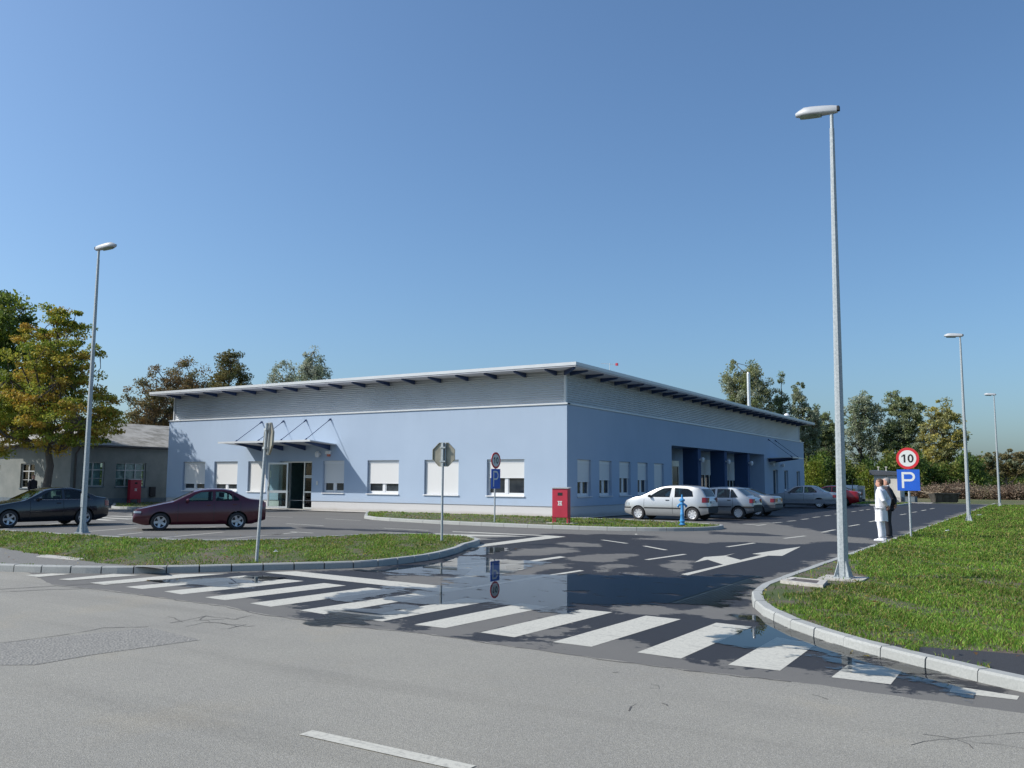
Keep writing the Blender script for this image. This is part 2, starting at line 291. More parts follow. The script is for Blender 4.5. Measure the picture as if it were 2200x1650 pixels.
HOLES = [ZC([(530,255),(620,232),(850,220),(1060,228),(1150,262),(950,274),(700,292),(450,302)]), ZC([(980,310),(1130,283),(1500,272),(1640,285),(1450,322),(1300,345),(1130,342)]),
 ZC([(520,405),(700,358),(900,348),(1110,353),(1050,397),(850,407),(760,440),(600,467),(380,472)]), ZC([(1255,380),(1400,356),(1565,370),(1450,402),(1330,424)]),
 ZC([(1320,712),(1450,698),(1750,702),(1895,740),(1850,795),(1640,795),(1500,785),(1400,755)]), ZH([(1140,90),(1300,66),(1450,66),(1555,100),(1500,165),(1330,158),(1200,125)]),
 ZD([(395,970),(460,930),(570,926),(545,965),(460,988)]), ZC([(0,925),(330,836),(620,765),(850,770),(965,788),(700,842),(280,942),(0,1005)]), ZC([(600,978),(850,898),(1150,866),(1205,905),(1000,952),(850,975)]),
 ZB([(1350,482),(1550,450),(1900,462),(2130,500),(1950,550),(1750,550),(1500,525)]), ZC([(1540,440),(1620,430),(1690,440),(1600,458)]), ZC([(1860,330),(2010,325),(2050,380),(1930,400),(1850,385)]),
 ZC([(860,190),(1100,175),(1350,190),(1300,215),(1050,215)]), ZH([(560,340),(760,300),(920,315),(880,365),(700,385),(590,365)]), ZD([(0,700),(230,690),(240,780),(90,830),(0,800)])]
POOLS = [[(985,1239),(1050,1236),(1220,1235),(1340,1237),(1440,1241),(1520,1237),(1610,1236),(1640,1243),(1604,1268),(1590,1287),(1530,1300),(1440,1301),(1300,1299),(1240,1300),(1225,1320),(1150,1320),(1110,1305),(1060,1296),(950,1302),(860,1298),(800,1290),(850,1276),(920,1268)],
 [(760,1226),(850,1222),(900,1216),(950,1206),(1004,1190),(1030,1198),(1110,1204),(1165,1208),(1135,1219),(1090,1229),(1075,1238),(1000,1242),(960,1236),(850,1234)],
 [(1003,1193),(1008,1177),(1045,1175),(1085,1178),(1062,1191)], [(335,1248),(420,1242),(565,1236),(590,1244),(520,1259),(430,1259)],
 [(1560,1387),(1590,1360),(1608,1325),(1650,1325),(1740,1364),(1820,1392),(1900,1417),(2000,1442),(2100,1467),(2200,1490),(2230,1512),(2110,1496),(1980,1467),(1900,1449),(1830,1434),(1760,1409),(1680,1394),(1600,1398)],
 [(640,1331),(760,1308),(870,1298),(890,1308),(780,1337),(690,1342)], [(700,1286),(800,1268),(880,1258),(900,1264),(820,1282),(740,1296)]]
def field_vals(P, polys, holes=(), top=.75):
    v = np.full(len(P), -9.0)
    for p in polys: v = np.maximum(v, sdist(P, GL(p)))
    for h in holes: v = np.minimum(v, -sdist(P, GL(h))*1.3+.05)
    return np.clip(v, -2, top)
def gridmesh(name, xs, ys, z, mat, attr, polys, holes=(), cull=None, clipv=None):
    X, Y = np.meshgrid(xs, ys); P = np.stack([X.ravel(), Y.ravel()], 1); val = field_vals(P, polys, holes, .3 if attr == 'pool' else .8)
    if clipv is not None: val = np.minimum(val, clipv(P))
    nx, ny = len(xs), len(ys); i, j = np.meshgrid(np.arange(nx-1), np.arange(ny-1)); a = (j*nx+i).ravel(); f = np.stack([a, a+1, a+nx+1, a+nx], 1)
    V = np.concatenate([P, np.full((len(P), 1), z)], 1)
    if cull is not None:
        f = f[(val[f].max(1) > cull)]; u, inv = np.unique(f, return_inverse=True); f = inv.reshape(f.shape); V = V[u]; val = val[u]
    return npmesh(name, V, f, mat, attrs={attr: val})
def frange(*segs):
    o = []
    for a, b, s in segs: o += list(np.arange(a, b, s))
    return np.array(o+[segs[-1][1]])
struct(link('ground', MB().add([(-1500,-600,-.06),(1500,-600,-.06),(1500,2500,-.06),(-1500,2500,-.06)], [(0,1,2,3)]).mesh('ground'), M['field']))
struct(gridmesh('parking_lot', frange((-75,-32,4),(-32,-18,.5),(-18,-1,.16),(-1,2.01,.5)), frange((2,7,1),(7,32,.16),(32,60,.5),(60,80,2)), 0.0, M['lot'], 'damp_shade', DAMP_SHADE, HOLES))
edge = [(-400,1225),(60,1230),(110,1256),(216,1266),(382,1289),(483,1302),(546,1317),(643,1331),(734,1344),(913,1361),(1040,1380),(1209,1405),(1500,1443),(1700,1464.5),(2200,1534),(2600,1592)]
ew = GL(edge)
# main road: old worn asphalt, laid a few mm over the lot surface
rng = random.Random(3); ed = []
for (a, b) in zip(ew[1:-1], ew[2:]):
    n = max(1, int(math.dist(a, b)/.12))
    for k in range(n): ed.append((a[0]+(b[0]-a[0])*k/n, a[1]+(b[1]-a[1])*k/n+rng.uniform(-.02, .02)))
top = [(-80, ed[0][1]-14), ] + [(-30, ed[0][1]-5.2)] + ed + [(60, ed[-1][1]-3)]
V = [(x, y, .004) for x, y in top]+[(x, -60, .004) for x, y in top]; n = len(top)
struct(link('main_road', MB().add(V, [(i, n+i, n+i+1, i+1) for i in range(n-1)]).mesh('main_road'), M['oldasphalt']))
struct(link('road_patch', MB().poly([(*p, .007) for p in GL([(-300,1432),(-300,1405),(0,1383),(200,1362),(320,1350),(352,1357),(430,1376),(200,1408),(75,1430)])]).mesh('road_patch'), M['patch']))
mb = MB()
def crack(pts, w, z=.0065):
    pts = [Vector((*G(*p), 0)) for p in pts]; out = []
    for a, b in zip(pts, pts[1:]):
        n = max(2, int((b-a).length/.12))
        for k in range(n): out.append(a.lerp(b, k/n)+Vector((rng.uniform(-1, 1), rng.uniform(-1, 1), 0))*.025)
    out.append(pts[-1])
    for a, b in zip(out, out[1:]):
        d = (b-a).normalized().cross(Vector((0, 0, 1)))*w*rng.uniform(.3, 1.2)/2; mb.add([a-d+Vector((0,0,z)), a+d+Vector((0,0,z)), b+d+Vector((0,0,z)), b-d+Vector((0,0,z))], [(0,1,2,3)])
for l in ([(1440,548),(1600,520),(1740,488),(1900,505),(2000,520)], [(1560,578),(1720,545),(1850,545),(2080,575)], [(1740,488),(1690,520),(1850,548),(2000,580),(2150,572)], [(1400,495),(1500,515),(1540,540)], [(2000,520),(2010,505),(2140,480)], [(1620,530),(1800,520),(1920,510)], [(1860,600),(1950,595),(2080,560)], [(0,718),(400,668),(700,625),(860,590),(1250,580)]):
    crack(ZA(l), .016)
for l in ([(0,262),(400,238),(800,215),(1000,212)], [(0,285),(500,262),(850,258)]): crack(ZA(l), .03)
for l in (edge[2:7], edge[6:11], edge[10:14]): crack([(x, y+1.5) for x, y in l], .03)
for l in ([(2045,668),(2085,690),(2130,705)],[(950,600),(1000,628),(930,628)],[(1000,725),(1050,748)],[(780,775),(840,735)],[(680,525),(720,520)]): crack(ZH(l), .011)
for l in ([(1950,1600),(2010,1590),(2200,1575)], [(1990,1580),(2060,1590),(2090,1610)], [(2060,1590),(2200,1610)]): crack(l, .006)
struct(link('road_cracks', mb.mesh('road_cracks'), M['crack']))
# painted markings
pm = MB()
def quad(l, z=.0022):
    from mathutils.geometry import tessellate_polygon
    P = [(*G(*p), z) for p in l]; pm.add(P, [tuple(t) for t in tessellate_polygon([[Vector(p) for p in P]])])
def wline(a, b, w=.12, z=.0022):
    a = Vector((*G(*a), z)); b = Vector((*G(*b), z)); d = (b-a).normalized().cross(Vector((0, 0, 1)))*w/2; pm.poly([a-d, a+d, b+d, b-d])
BARS = [ZA([(215,143),(330,158),(610,132),(430,128)]), ZA([(490,178),(590,186),(1190,142),(960,132)]), ZA([(760,208),(880,225),(1900,131),(1530,134)]),
 [(269.8,1261.1),(305.4,1265.7),(569,1239.6),(527,1236.6)], [(352.5,1270.8),(389.4,1277.1),(653,1248.5),(609.8,1244.2)], [(440.3,1283.5),(483.6,1289.6),(743.4,1258.2),(696.3,1252.9)],
 [(537.3,1296.4),(581.8,1303.8),(838.9,1268.1),(790.5,1262.5)], [(644.2,1311.4),(696.3,1319.8),(943,1278.3),(897.4,1274)], [(761.2,1328.2),(821,1335),(1058,1291),(1000.7,1286)],
 [(889.8,1342.2),(956,1349.6),(1178.9,1303.8),(1117.8,1296.9)], [(1032.5,1359.2),(1105,1369.4),(1316.3,1315.5),(1247.6,1309.6)], [(1187.8,1379.6),(1270.5,1389.8),(1462.7,1330.7),(1387.6,1322.9)],
 [(1368.9,1401.9),(1462.7,1415.2),(1615.4,1346.8),(1539,1338.2)], [(1564.5,1428.6),(1675.9,1441.3),(1752,1385),(1669.5,1369)], [(1786,1455.4),(1913.6,1470.7),(1939,1439.5),(1827.7,1423.6)], [(2040,1487),(2185,1504),(2190,1496),(2047,1474)]]
for i_, b in enumerate(BARS): quad(b, .0058 if i_ < 3 else .0022)
quad([(569,1230.2),(635.3,1227.4),(1001.8,1264.6),(950.9,1271.4)], .0025); quad([(935,1272.5),(968,1270.5),(1255,1226.5),(1246,1224.8)])
quad([(1061.9,1215.3),(1082,1216.2),(1216.5,1197.2),(1203,1195.2)])
Z7 = z3(2.444, 800, 1080)
quad(Z7([(260,352),(390,332),(690,328),(700,327),(706,356),(820,343),(700,372),(370,404),(480,385),(525,350),(400,346)])[:11], .0028)
quad(ZC([(-20,376),(-20,366),(190,350),(520,322),(500,331),(200,358)]), .0031)
quad(ZD([(110,832),(180,842),(600,735),(1010,640),(1150,643),(1340,548),(840,622),(940,632),(720,685),(540,733)]))
quad(ZD([(250,710),(350,655),(560,640),(670,615),(600,636),(570,644),(722,684),(600,735),(542,732),(385,682)]), .0025)
quad(ZC([(-120,100),(0,108),(440,118),(690,130),(200,126),(0,122)])); quad(ZC([(0,121),(200,125.5),(285,150),(460,158),(110,148),(0,128)]), .0025)
quad(ZC([(50,83),(50,90),(860,125),(860,120)])); quad(ZC([(185,210),(860,120),(1005,130),(220,226)]), .0028)
for zz, l, w in ((ZD, [((585,550),(865,510)),((1170,463),(1385,437)),((1560,400),(1695,373)),((1838,338),(1940,320)),((2045,293),(2115,280))], .12),
 (z3(3.929,1640,1040), [((1155,260),(1205,252)),((1255,240),(1295,234)),((1335,225),(1375,218)),((1408,210),(1443,204)),((745,234),(782,230)),((812,224),(845,219)),((868,217),(900,213))], .12),
 (ZD, [((890,330),(980,320)),((1050,303),(1145,297)),((1205,287),(1290,280)),((1350,268),(1420,261)),((1465,248),(1535,241)),((1585,232),(1645,226)),((1690,214),(1718,211))], .14),
 (ZC, [((1310,157),(1520,187)),((1665,208),(1850,243)),((1685,325),(2010,278))], .12),
 (ZE, [((1310,262),(1770,285)),((2020,295),(2200,303)),((710,165),(1075,183)),((310,215),(695,237)),((105,140),(375,150)),((355,298),(585,313)),((0,348),(420,305)),((1265,300),(1900,327))], .1),
 (ZF, [((185,392),(690,352)),((495,427),(745,403)),((1030,375),(1500,343)),((925,458),(1580,398)),((1550,474),(2200,415)),((565,308),(640,312)),((355,158),(600,172))], .1)):
    for k, (a, b) in enumerate(l): wline(*zz([a, b]), w)
wline((5,1137), (157,1121), .11)
wline(*ZD([(750,314),(895,326)]), .16)
for l in ([(190,262),(440,278)], [(240,245),(640,265)], [(400,232),(690,242)], [(600,222),(790,224)]): wline(*ZF(l), .42)
wline((657,1576), (1010,1654), .12, .009); quad(ZC([(1585,108),(1600,106),(1612,112),(1590,113)]))
b_ = bmesh.new(); b_.from_mesh(pm.mesh('t')); [f.normal_flip() for f in b_.faces if f.normal.z < 0]; pmm = bpy.data.meshes.new('painted_markings'); b_.to_mesh(pmm); b_.free()
struct(link('painted_markings', pmm, M['paint']))
def notkerb(P): return np.minimum(2, np.maximum(-2, -(P[:, 0]+3.9)*1.0))*0+2
struct(gridmesh('puddle', frange((-19,-.6,.11)), frange((7.6,27,.11)), .0075, M['water'], 'pool', POOLS, cull=-.75))
# kerbs: blocks laid along a line, inner side = left of travel direction
def resample(pts, step):
    pts = [Vector((*p[:2], 0)) for p in pts]; L = [0]
    for a, b in zip(pts, pts[1:]): L.append(L[-1]+(b-a).length)
    n = max(1, round(L[-1]/step)); out = []; j = 0
    for k in range(n+1):
        s = L[-1]*k/n
        while j < len(L)-2 and L[j+1] < s: j += 1
        t = (s-L[j])/max(1e-6, L[j+1]-L[j]); out.append(pts[j].lerp(pts[j+1], t))
    return out
def smooth_line(pts, it=2):
    for _ in range(it):
        q = [pts[0]]
        for a, b in zip(pts, pts[1:]): q += [(a[0]*.75+b[0]*.25, a[1]*.75+b[1]*.25), (a[0]*.25+b[0]*.75, a[1]*.25+b[1]*.75)]
        pts = q+[pts[-1]]
    return pts
def kerb(pts, h=.125, w=.15, step=1.0, gap=.012, name='kerb'):
    """pts: foot of the road-side face, island on the left-hand side"""
    P = resample(pts, step); m = MB(); sub = 4
    fine = [p for p in resample(pts, step/sub)]
    N = []
    for i, p in enumerate(fine):
        t = (fine[min(i+1, len(fine)-1)]-fine[max(i-1, 0)]).normalized(); N.append(Vector((-t.y, t.x, 0)))
    for b in range(0, len(fine)-1, sub):
        idx = list(range(b, min(b+sub, len(fine)-1)+1)); row = []; dz = rng.uniform(-.003, .003); dn = rng.uniform(-.004, .004)
        for q, i in enumerate(idx):
            p = fine[i].copy(); t = (fine[min(i+1, len(fine)-1)]-fine[max(i-1, 0)]).normalized()
            if q == 0: p += t*gap/2
            if q == len(idx)-1: p -= t*gap/2
            n = N[i]; row += [p+n*dn+Vector((0,0,-.05)), p+n*(dn+.012)+Vector((0,0,h-.02+dz)), p+n*(dn+.03)+Vector((0,0,h+dz)), p+n*w+Vector((0,0,h+dz)), p+n*w+Vector((0,0,-.05))]
        fs = [(r*5+k, (r+1)*5+k, (r+1)*5+k+1, r*5+k+1) for r in range(len(idx)-1) for k in range(4)]
        e = (len(idx)-1)*5; fs += [(0,1,2,3,4), (e+4,e+3,e+2,e+1,e)]
        m.add(row, fs)
    o = m.build(name, M['kerb']); struct(o)
    return [(p+n*(w-.01)) for p, n in zip(fine, N)]
KR = [(-3.95,80),(-3.95,50),(-3.95,30),(-3.95,16),(-3.93,13.9),(-3.78,12.9),(-3.5,12.0),(-3.15,11.25),(-2.7,10.55),(-2.2,9.95),(-1.75,9.5),(-1.2,9.05),(-.6,8.6),(.1,8.15),(2,7.0),(8,3.5),(20,-3.5)]
inR = kerb(KR, h=.105, step=.55)
far_l = GL([(0,1228),(100,1231),(218,1233),(338,1232),(404,1231),(527,1227),(691,1223),(800,1219),(902,1207),(947,1199),(988,1187),(1004,1178)])
KL = [(-40,-1.5),(-26,4.6)]+smooth_line(far_l+[(-12.5,18.9),(-12.9,19.7),(-13.6,20.4),(-14.6,20.9),(-15.7,20.7),(-16.6,19.8),(-17.0,18.4),(-17.1,16.8),(-17.6,15.7),(-18.8,15.1),(-20.5,14.9)], 1)+[(-24,14.75),(-30,14.6),(-45,14.2)]
inL = kerb(KL, step=.55, gap=.022)
KS = [(-28.6,33.4),(-25.2,29.3),(-24,28.5)]+smooth_line([(-22.8,28.1),(-21.1,27.75),(-19.6,27.4),(-16.5,27.2),(-14.0,27.25),(-12.6,27.45),(-11.5,27.9),(-10.7,28.5),(-10.1,29.4),(-9.9,30.4),(-10.1,31.4),(-10.7,32.0),(-11.8,32.3),(-14,33.2)], 1)+[(-16.6,33.6)]
inS = kerb(KS)
KO = smooth_line([(-49.2,33.9),(-46.4,32.0),(-44.2,30.3),(-43.0,29.8),(-41.9,30.0),(-41.8,31.0),(-43.5,33),(-46,36)], 1)
inO = kerb(KO)
KE = [(-9.6,68.5),(-9.4,70),(-9.4,79),(-9.6,80.2)]
kerb([( -18.3,68.6),(-9.8,68.6),(-9.4,69.2),(-9.4,76.0)], h=.1)
# surfaces inside the kerbs
def flat(name, pts, z, mat):
    b = bmesh.new(); vs = [b.verts.new((p[0], p[1], z)) for p in pts]; f = b.faces.new(vs); bmesh.ops.triangulate(b, faces=[f]); bmesh.ops.recalc_face_normals(b, faces=b.faces[:])
    for q in b.faces:
        if q.normal.z < 0: q.normal_flip()
    m = bpy.data.meshes.new(name); b.to_mesh(m); b.free(); return struct(link(name, m, mat))
polyR = [(p.x, p.y) for p in inR]+[(60,-3.5),(60,80)]
polyL = [(p.x, p.y) for p in inL]+[(-60,14),(-60,-8)]
polyS = [(p.x, p.y) for p in inS]+[(-18.6,33.7),(-22,33.7),(-27.5,33.7)]
polyO = [(p.x, p.y) for p in inO]+[(-49.2,38)]
flat('verge_soil_right', polyR, .095, M['soil']); flat('verge_soil_left', polyL, .11, M['soil']); flat('verge_soil_building', polyS, .11, M['soil']); flat('verge_soil_far', polyO, .11, M['soil'])
flat('verge_soil_end', [(-18.3,68.75),(-9.55,68.75),(-9.55,76),(-9.55,80),(-18.3,80)], .09, M['soil'])
# footways
fwR = GL(z3(3.143,1500,1080)([(1050,912),(1450,958),(1750,975),(2200,1012),(2600,1040)]), .12)
foot_R = [(p.x, p.y) for p in inR if p.x > -1.6 and p.x < 20]+[(20,2.0)]+fwR[::-1]
flat('footway_right', foot_R, .102, M['lotf'] if 'lotf' in M else M.setdefault('lotf', plain('fresh_asphalt', (.035,.035,.038), .8, 0, .5, 170, .5, bscale=200)))
fwL = GL([(-500,1180),(-150,1166),(0,1176),(73,1189),(150,1201),(218,1209),(327,1219),(355,1223)], .12)
foot_L = fwL+[(p.x, p.y) for p in inL if p.x < -13.5 and p.y < 11][::-1]
M['footold'] = plain('worn_asphalt', (.17,.165,.15), .85, 0, .35, 150, .5, bscale=200)
flat('footway_left', foot_L, .116, M['footold'])
flat('paved_apron', [(-46.2,35.25),(-46.2,33.95),(-27.3,33.95),(-27.3,33.72),(-18.4,33.72),(-17.6,33.72),(-17.6,47),(-18.6,47),(-18.6,35.25)], .035, M['concrete'])
# ---------------------------------------------------------------- grass blades
def inside(P, poly): return sdist(P, poly) > 0
def vnoise(P, s, seed=0):
    r = np.random.default_rng(seed); out = np.zeros(len(P))
    for k in range(7):
        a = r.uniform(0, 2*np.pi); f = s*(1.0+.55*k); out += np.sin(P[:, 0]*math.cos(a)*f+P[:, 1]*math.sin(a)*f+r.uniform(0, 6.3))/(1+.35*k)
    return out/2.6
def blades(P, hgt, wid, z0, seed=1, dry=.15):
    n = len(P); r = np.random.default_rng(seed); a = r.uniform(0, 2*np.pi, n); lean = r.uniform(.1, 1.1, n); la = r.uniform(0, 2*np.pi, n)
    h = hgt*r.uniform(.55, 1.35, n); w = wid*r.uniform(.7, 1.3, n); dx, dy = np.cos(a)*w/2, np.sin(a)*w/2; z = np.full(n, z0)-.01
    mx, my = P[:, 0]+np.cos(la)*lean*h*.35, P[:, 1]+np.sin(la)*lean*h*.35; tx, ty = P[:, 0]+np.cos(la)*lean*h*.95, P[:, 1]+np.sin(la)*lean*h*.95
    V = np.stack([np.stack([P[:, 0]-dx, P[:, 1]-dy, z], 1), np.stack([P[:, 0]+dx, P[:, 1]+dy, z], 1), np.stack([mx+dx*.9, my+dy*.9, z+h*.6], 1), np.stack([mx-dx*.9, my-dy*.9, z+h*.6], 1), np.stack([tx, ty, z+h*.9], 1)], 1).reshape(-1, 3)
    o = np.arange(n)[:, None]*5; tri = np.concatenate([o+np.array([[0,1,2]]), o+np.array([[0,2,3]]), o+np.array([[3,2,4]])], 0)
    g = r.uniform(0, 1, n)[:, None]; big = np.clip(.5+.5*vnoise(P, .9, 5), 0, 1)[:, None]
    c = (1-g)*np.array([.06,.16,.014])+g*np.array([.24,.37,.05]); c = c*(.62+.62*big)*(.75+.5*r.random((n,1))); c = np.where(r.uniform(0, 1, n)[:, None] < dry+.12*(1-big), np.array([[.26,.23,.07]])*(.5+g), c)
    return V, tri, np.repeat(c, 5, 0)
def grass(name, poly, z0, dens, hgt, seed, label, dry=.15, bare=None, thin=0.0, bbox=None):
    poly = np.asarray(poly); lo, hi = (poly.min(0), poly.max(0)) if bbox is None else (np.array(bbox[:2]), np.array(bbox[2:])); r = np.random.default_rng(seed); Vs, Fs, Cs, o = [], [], [], 0
    cells = [(x, y) for x in np.arange(lo[0], hi[0], 2.0) for y in np.arange(lo[1], hi[1], 2.0)]
    for x, y in cells:
        c = np.array([x+1, y+1]); d = float(np.hypot(*c)); dep = c@np.array([-math.sin(YAW), math.cos(YAW)]); lat = c@np.array([math.cos(YAW), math.sin(YAW)])
        if dep < 3 or abs(lat) > dep*.66+2.5 or d > 75: continue
        k = max(1.0, d/11.0); n = int(4*dens/k**1.75); P = c+r.uniform(-1, 1, (n, 2))
        P = P[inside(P, poly)]
        if not len(P): continue
        keep = r.uniform(0, 1, len(P)) < np.clip(.95+thin*vnoise(P, 1.9, seed)+.25*vnoise(P, 6, 3), 0.04, 1)
        if bare is not None:
            for bp, amt in bare: keep &= ~((sdist(P, bp)+.12*vnoise(P, 7, 9) > 0) & (r.uniform(0, 1, len(P)) < amt))
        P = P[keep]
        if not len(P): continue
        tuft = .75+.5*np.clip(vnoise(P, 4.2, 11), -.8, 1.2)
        V, f, cc = blades(P, hgt*tuft*min(1.4, k**.25), .009*k, z0, r.integers(1e6), dry); Vs.append(V); Fs.append(f+o); Cs.append(cc); o += len(V)
    return stuff(npmesh(name, np.concatenate(Vs), np.concatenate(Fs), M['leaf'], col=np.concatenate(Cs)), label, 'grass')
bareR = [(GL(ZD([(960,880),(1150,790),(1520,700),(1720,640),(1900,720),(2050,900),(1700,930),(1500,960),(1560,1010),(1000,1010),(940,960)]), .12), .93), (GL(z3(3.143,1500,1080)([(430,560),(440,500),(560,480),(620,700),(900,850),(1050,905),(900,905),(640,760),(470,660)]), .12), .8), (foot_R, 1.0)]
edR = sdist(np.zeros((1, 2)), polyR)
grass('grass_right', polyR, .095, 2600, .066, 21, 'long green grass on the roadside verge behind the right kerb', .2, bareR, .5, (-4, 8, 30, 79))
bareL = [(GL(ZB([(-300,220),(300,240),(560,300),(500,350),(-100,330)]), .12), .55), (GL([(300,1185),(560,1190),(640,1215),(340,1222),(200,1208)], .12), .6), (foot_L, 1.0), (GL(ZB([(1850,180),(2000,150),(2060,200),(1900,260),(1800,230)]), .12), .6)]
grass('grass_left', polyL, .11, 2300, .05, 22, 'short patchy grass on the kerbed island with brown bare soil', .22, bareL, .45, (-34, 4, -11, 21))
grass('grass_strip', polyS, .11, 1500, .05, 23, 'thin grass strip between blue building and kerb', .25, [(GL([(830,1100),(1180,1113),(1180,1129),(820,1115)], .12), .75)], .4)
grass('grass_far_island', polyO, .11, 700, .05, 24, 'sparse dry grass on small kerbed corner by old building', .5, None, .4)
grass('grass_end', [(-18.3,68.75),(-9.55,68.75),(-9.55,80),(-18.3,80)], .09, 900, .08, 25, 'dark green grass patch at the end of parking row', .05)
# leaves and paper scraps lying on the verge
def scrap(x, y, s, mat, label, cat='litter'):
    X, Y = G(x, y, .15); m = MB(); m.add([(X-s, Y-s*.6, .15), (X+s*.8, Y-s*.5, .17), (X+s, Y+s*.6, .16), (X-.6*s, Y+.7*s, .18)], [(0,1,2,3)])
    m.add([(X-s*.4, Y-s*.6, .165), (X+s*.3, Y-s*.2, .22), (X+s*.5, Y+s*.4, .17)], [(0,1,2)]); tag(m.build('paper_scrap', mat, fix=False), label, cat)
scrap(2036, 1141, .09, M['signwhite'], 'white paper scrap in grass right of the parking sign'); scrap(2105, 1107, .14, M['signwhite'], 'white scrap in grass right of second lamp base'); scrap(592, 1186, .05, M['signwhite'], 'small white scrap on island right of tilted sign pole')
# ================================================================ BLUE BUILDING
XW, YW, XL, YE = -18.5, 35.2, -45.95, 80.0
fr_map = lambda u, d, z: (u, YW-d, z)           # front wall: u = x, d outwards
rt_map = lambda u, d, z: (XW+d, u, z)           # right wall: u = y, d outwards
def mbox(m, fn, u0, u1, d0, d1, z0, z1):
    vs = [fn(u, d, z) for z in (z0, z1) for u, d in ((u0, d0), (u1, d0), (u1, d1), (u0, d1))]
    m.add(vs, [(0,1,2,3),(4,5,6,7),(0,1,5,4),(1,2,6,5),(2,3,7,6),(3,0,4,7)]); return m
def wall(m, fn, u0, u1, z0, z1, holes, depth, d=0.0):
    us = sorted({u0, u1, *[h[0] for h in holes], *[h[1] for h in holes]}); zs = sorted({z0, z1, *[h[2] for h in holes], *[h[3] for h in holes]})
    for a, b in zip(us, us[1:]):
        for c, e in zip(zs, zs[1:]):
            if any(h[0] <= a and b <= h[1] and h[2] <= c and e <= h[3] for h in holes): continue
            m.poly([fn(a, d, c), fn(b, d, c), fn(b, d, e), fn(a, d, e)])
    for a, b, c, e in holes:
        for p, q in (((a, c), (a, e)), ((a, e), (b, e)), ((b, e), (b, c)), ((b, c), (a, c))):
            m.poly([fn(p[0], d, p[1]), fn(q[0], d, q[1]), fn(q[0], d-depth, q[1]), fn(p[0], d-depth, p[1])])
bld = thing('clinic_building', 'long single storey light blue building with corrugated grey upper band and overhanging flat roof', 'building', (0, 0, 0))
FW = [(-44.5,-42.52,1.37),(-41.75,-39.78,1.37),(-38.92,-37.5,.93),(-33.2,-31.7,1.49),(-30.12,-28.06,1.49),(-26.46,-24.4,.93),(-22.78,-20.72,1.80)]
RW = [(36.22,37.65,1.64),(38.53,39.93,1.73),(40.85,42.25,1.84),(43.15,44.55,1.75),(45.42,46.85,.93)]
ZB0, ZT0 = .93, 2.64
m = MB(); wall(m, fr_map, XL, XW, .5, 5.1, [(a, b, ZB0, ZT0) for a, b, c in FW]+[(-36.45,-34.0,.5,2.62)], .24)
RWF = [(69.75,71.15,.5,2.62),(73.15,74.4,.93,2.6),(77.25,78.45,.93,2.58)]
wall(m, rt_map, YW, YE, .5, 5.1, [(a, b, ZB0, ZT0) for a, b, c in RW]+[(48.07,67.33,.5,3.72)]+RWF, .24)
m.poly([(XL,YW,.5),(XL,YE,.5),(XL,YE,5.1),(XL,YW,5.1)]); m.poly([(XL,YE,.5),(XW,YE,.5),(XW,YE,5.1),(XL,YE,5.1)])
# recess walls
RX = -20.3
for a in ([(RX,48.07,0),(RX,67.33,0),(RX,67.33,3.72),(RX,48.07,3.72)], [(XW-.24,48.07,0),(RX,48.07,0),(RX,48.07,3.72),(XW-.24,48.07,3.72)], [(XW-.24,67.33,0),(RX,67.33,0),(RX,67.33,3.72),(XW-.24,67.33,3.72)], [(XW-.24,48.07,3.72),(XW-.24,67.33,3.72),(RX,67.33,3.72),(RX,48.07,3.72)]): m.poly(a)
m.build('wall', M['wall'], bld, fix=False)
m = MB(); mbox(m, fr_map, -34.0, XW-.035, -.3, -.035, 0, .5); mbox(m, rt_map, YW+.3, 48.07, -.3, -.035, 0, .5); m.build('plinth', M['plinth'], bld)
for fn, a, b in ((fr_map, XL, -36.45), (rt_map, 67.33, 69.75), (rt_map, 71.15, YE)): mbox(MB(), fn, a, b, -.3, -.035, 0, .5).build('plinth', M['plinth'], bld)
for i, y in enumerate((52.84, 58.06, 63.38)):
    MB().box((-19.6, y, 0), (-18.62, y+.55, 3.715)).build('pillar', M['wallnavy'], bld)
def lamp_wall(fn, u, z, s=1.0):
    m = MB(); mbox(m, fn, u-.05*s, u+.05*s, 0, .1*s, z-.03*s, z+.05*s); q = MB()
    q.lathe([(.001,-.13*s),(.075*s,-.12*s),(.10*s,-.03*s),(.10*s,.06*s),(.06*s,.12*s),(.001,.13*s)], 14, lambda x, y, w: fn(u+x, .16*s+y, z+w)); m.add(q.v, q.f); return m.build('wall_lamp', M['white'], bld, smooth=True)
pf = lambda u, d, z: (u, 0, z)
for y in (52.84, 58.06, 63.38):
    lamp_wall(lambda u, d, z, y=y: (-18.62+d, u, z), y+.28, 3.0, 1.25)
def shutter(parent, fn, u0, u1, z0, z1, d):
    m = MB(); n = max(2, int((z1-z0)/.055))
    mbox(m, fn, u0+.02, u1-.02, d-.02, d, z0, z1); m.build('shutter', M['shutter'], parent)
    q = MB(); mbox(q, fn, u0+.03, u1-.03, d-.03, d+.012, z0-.035, z0-.001); q.build('shutter_rail', M['white'], parent)
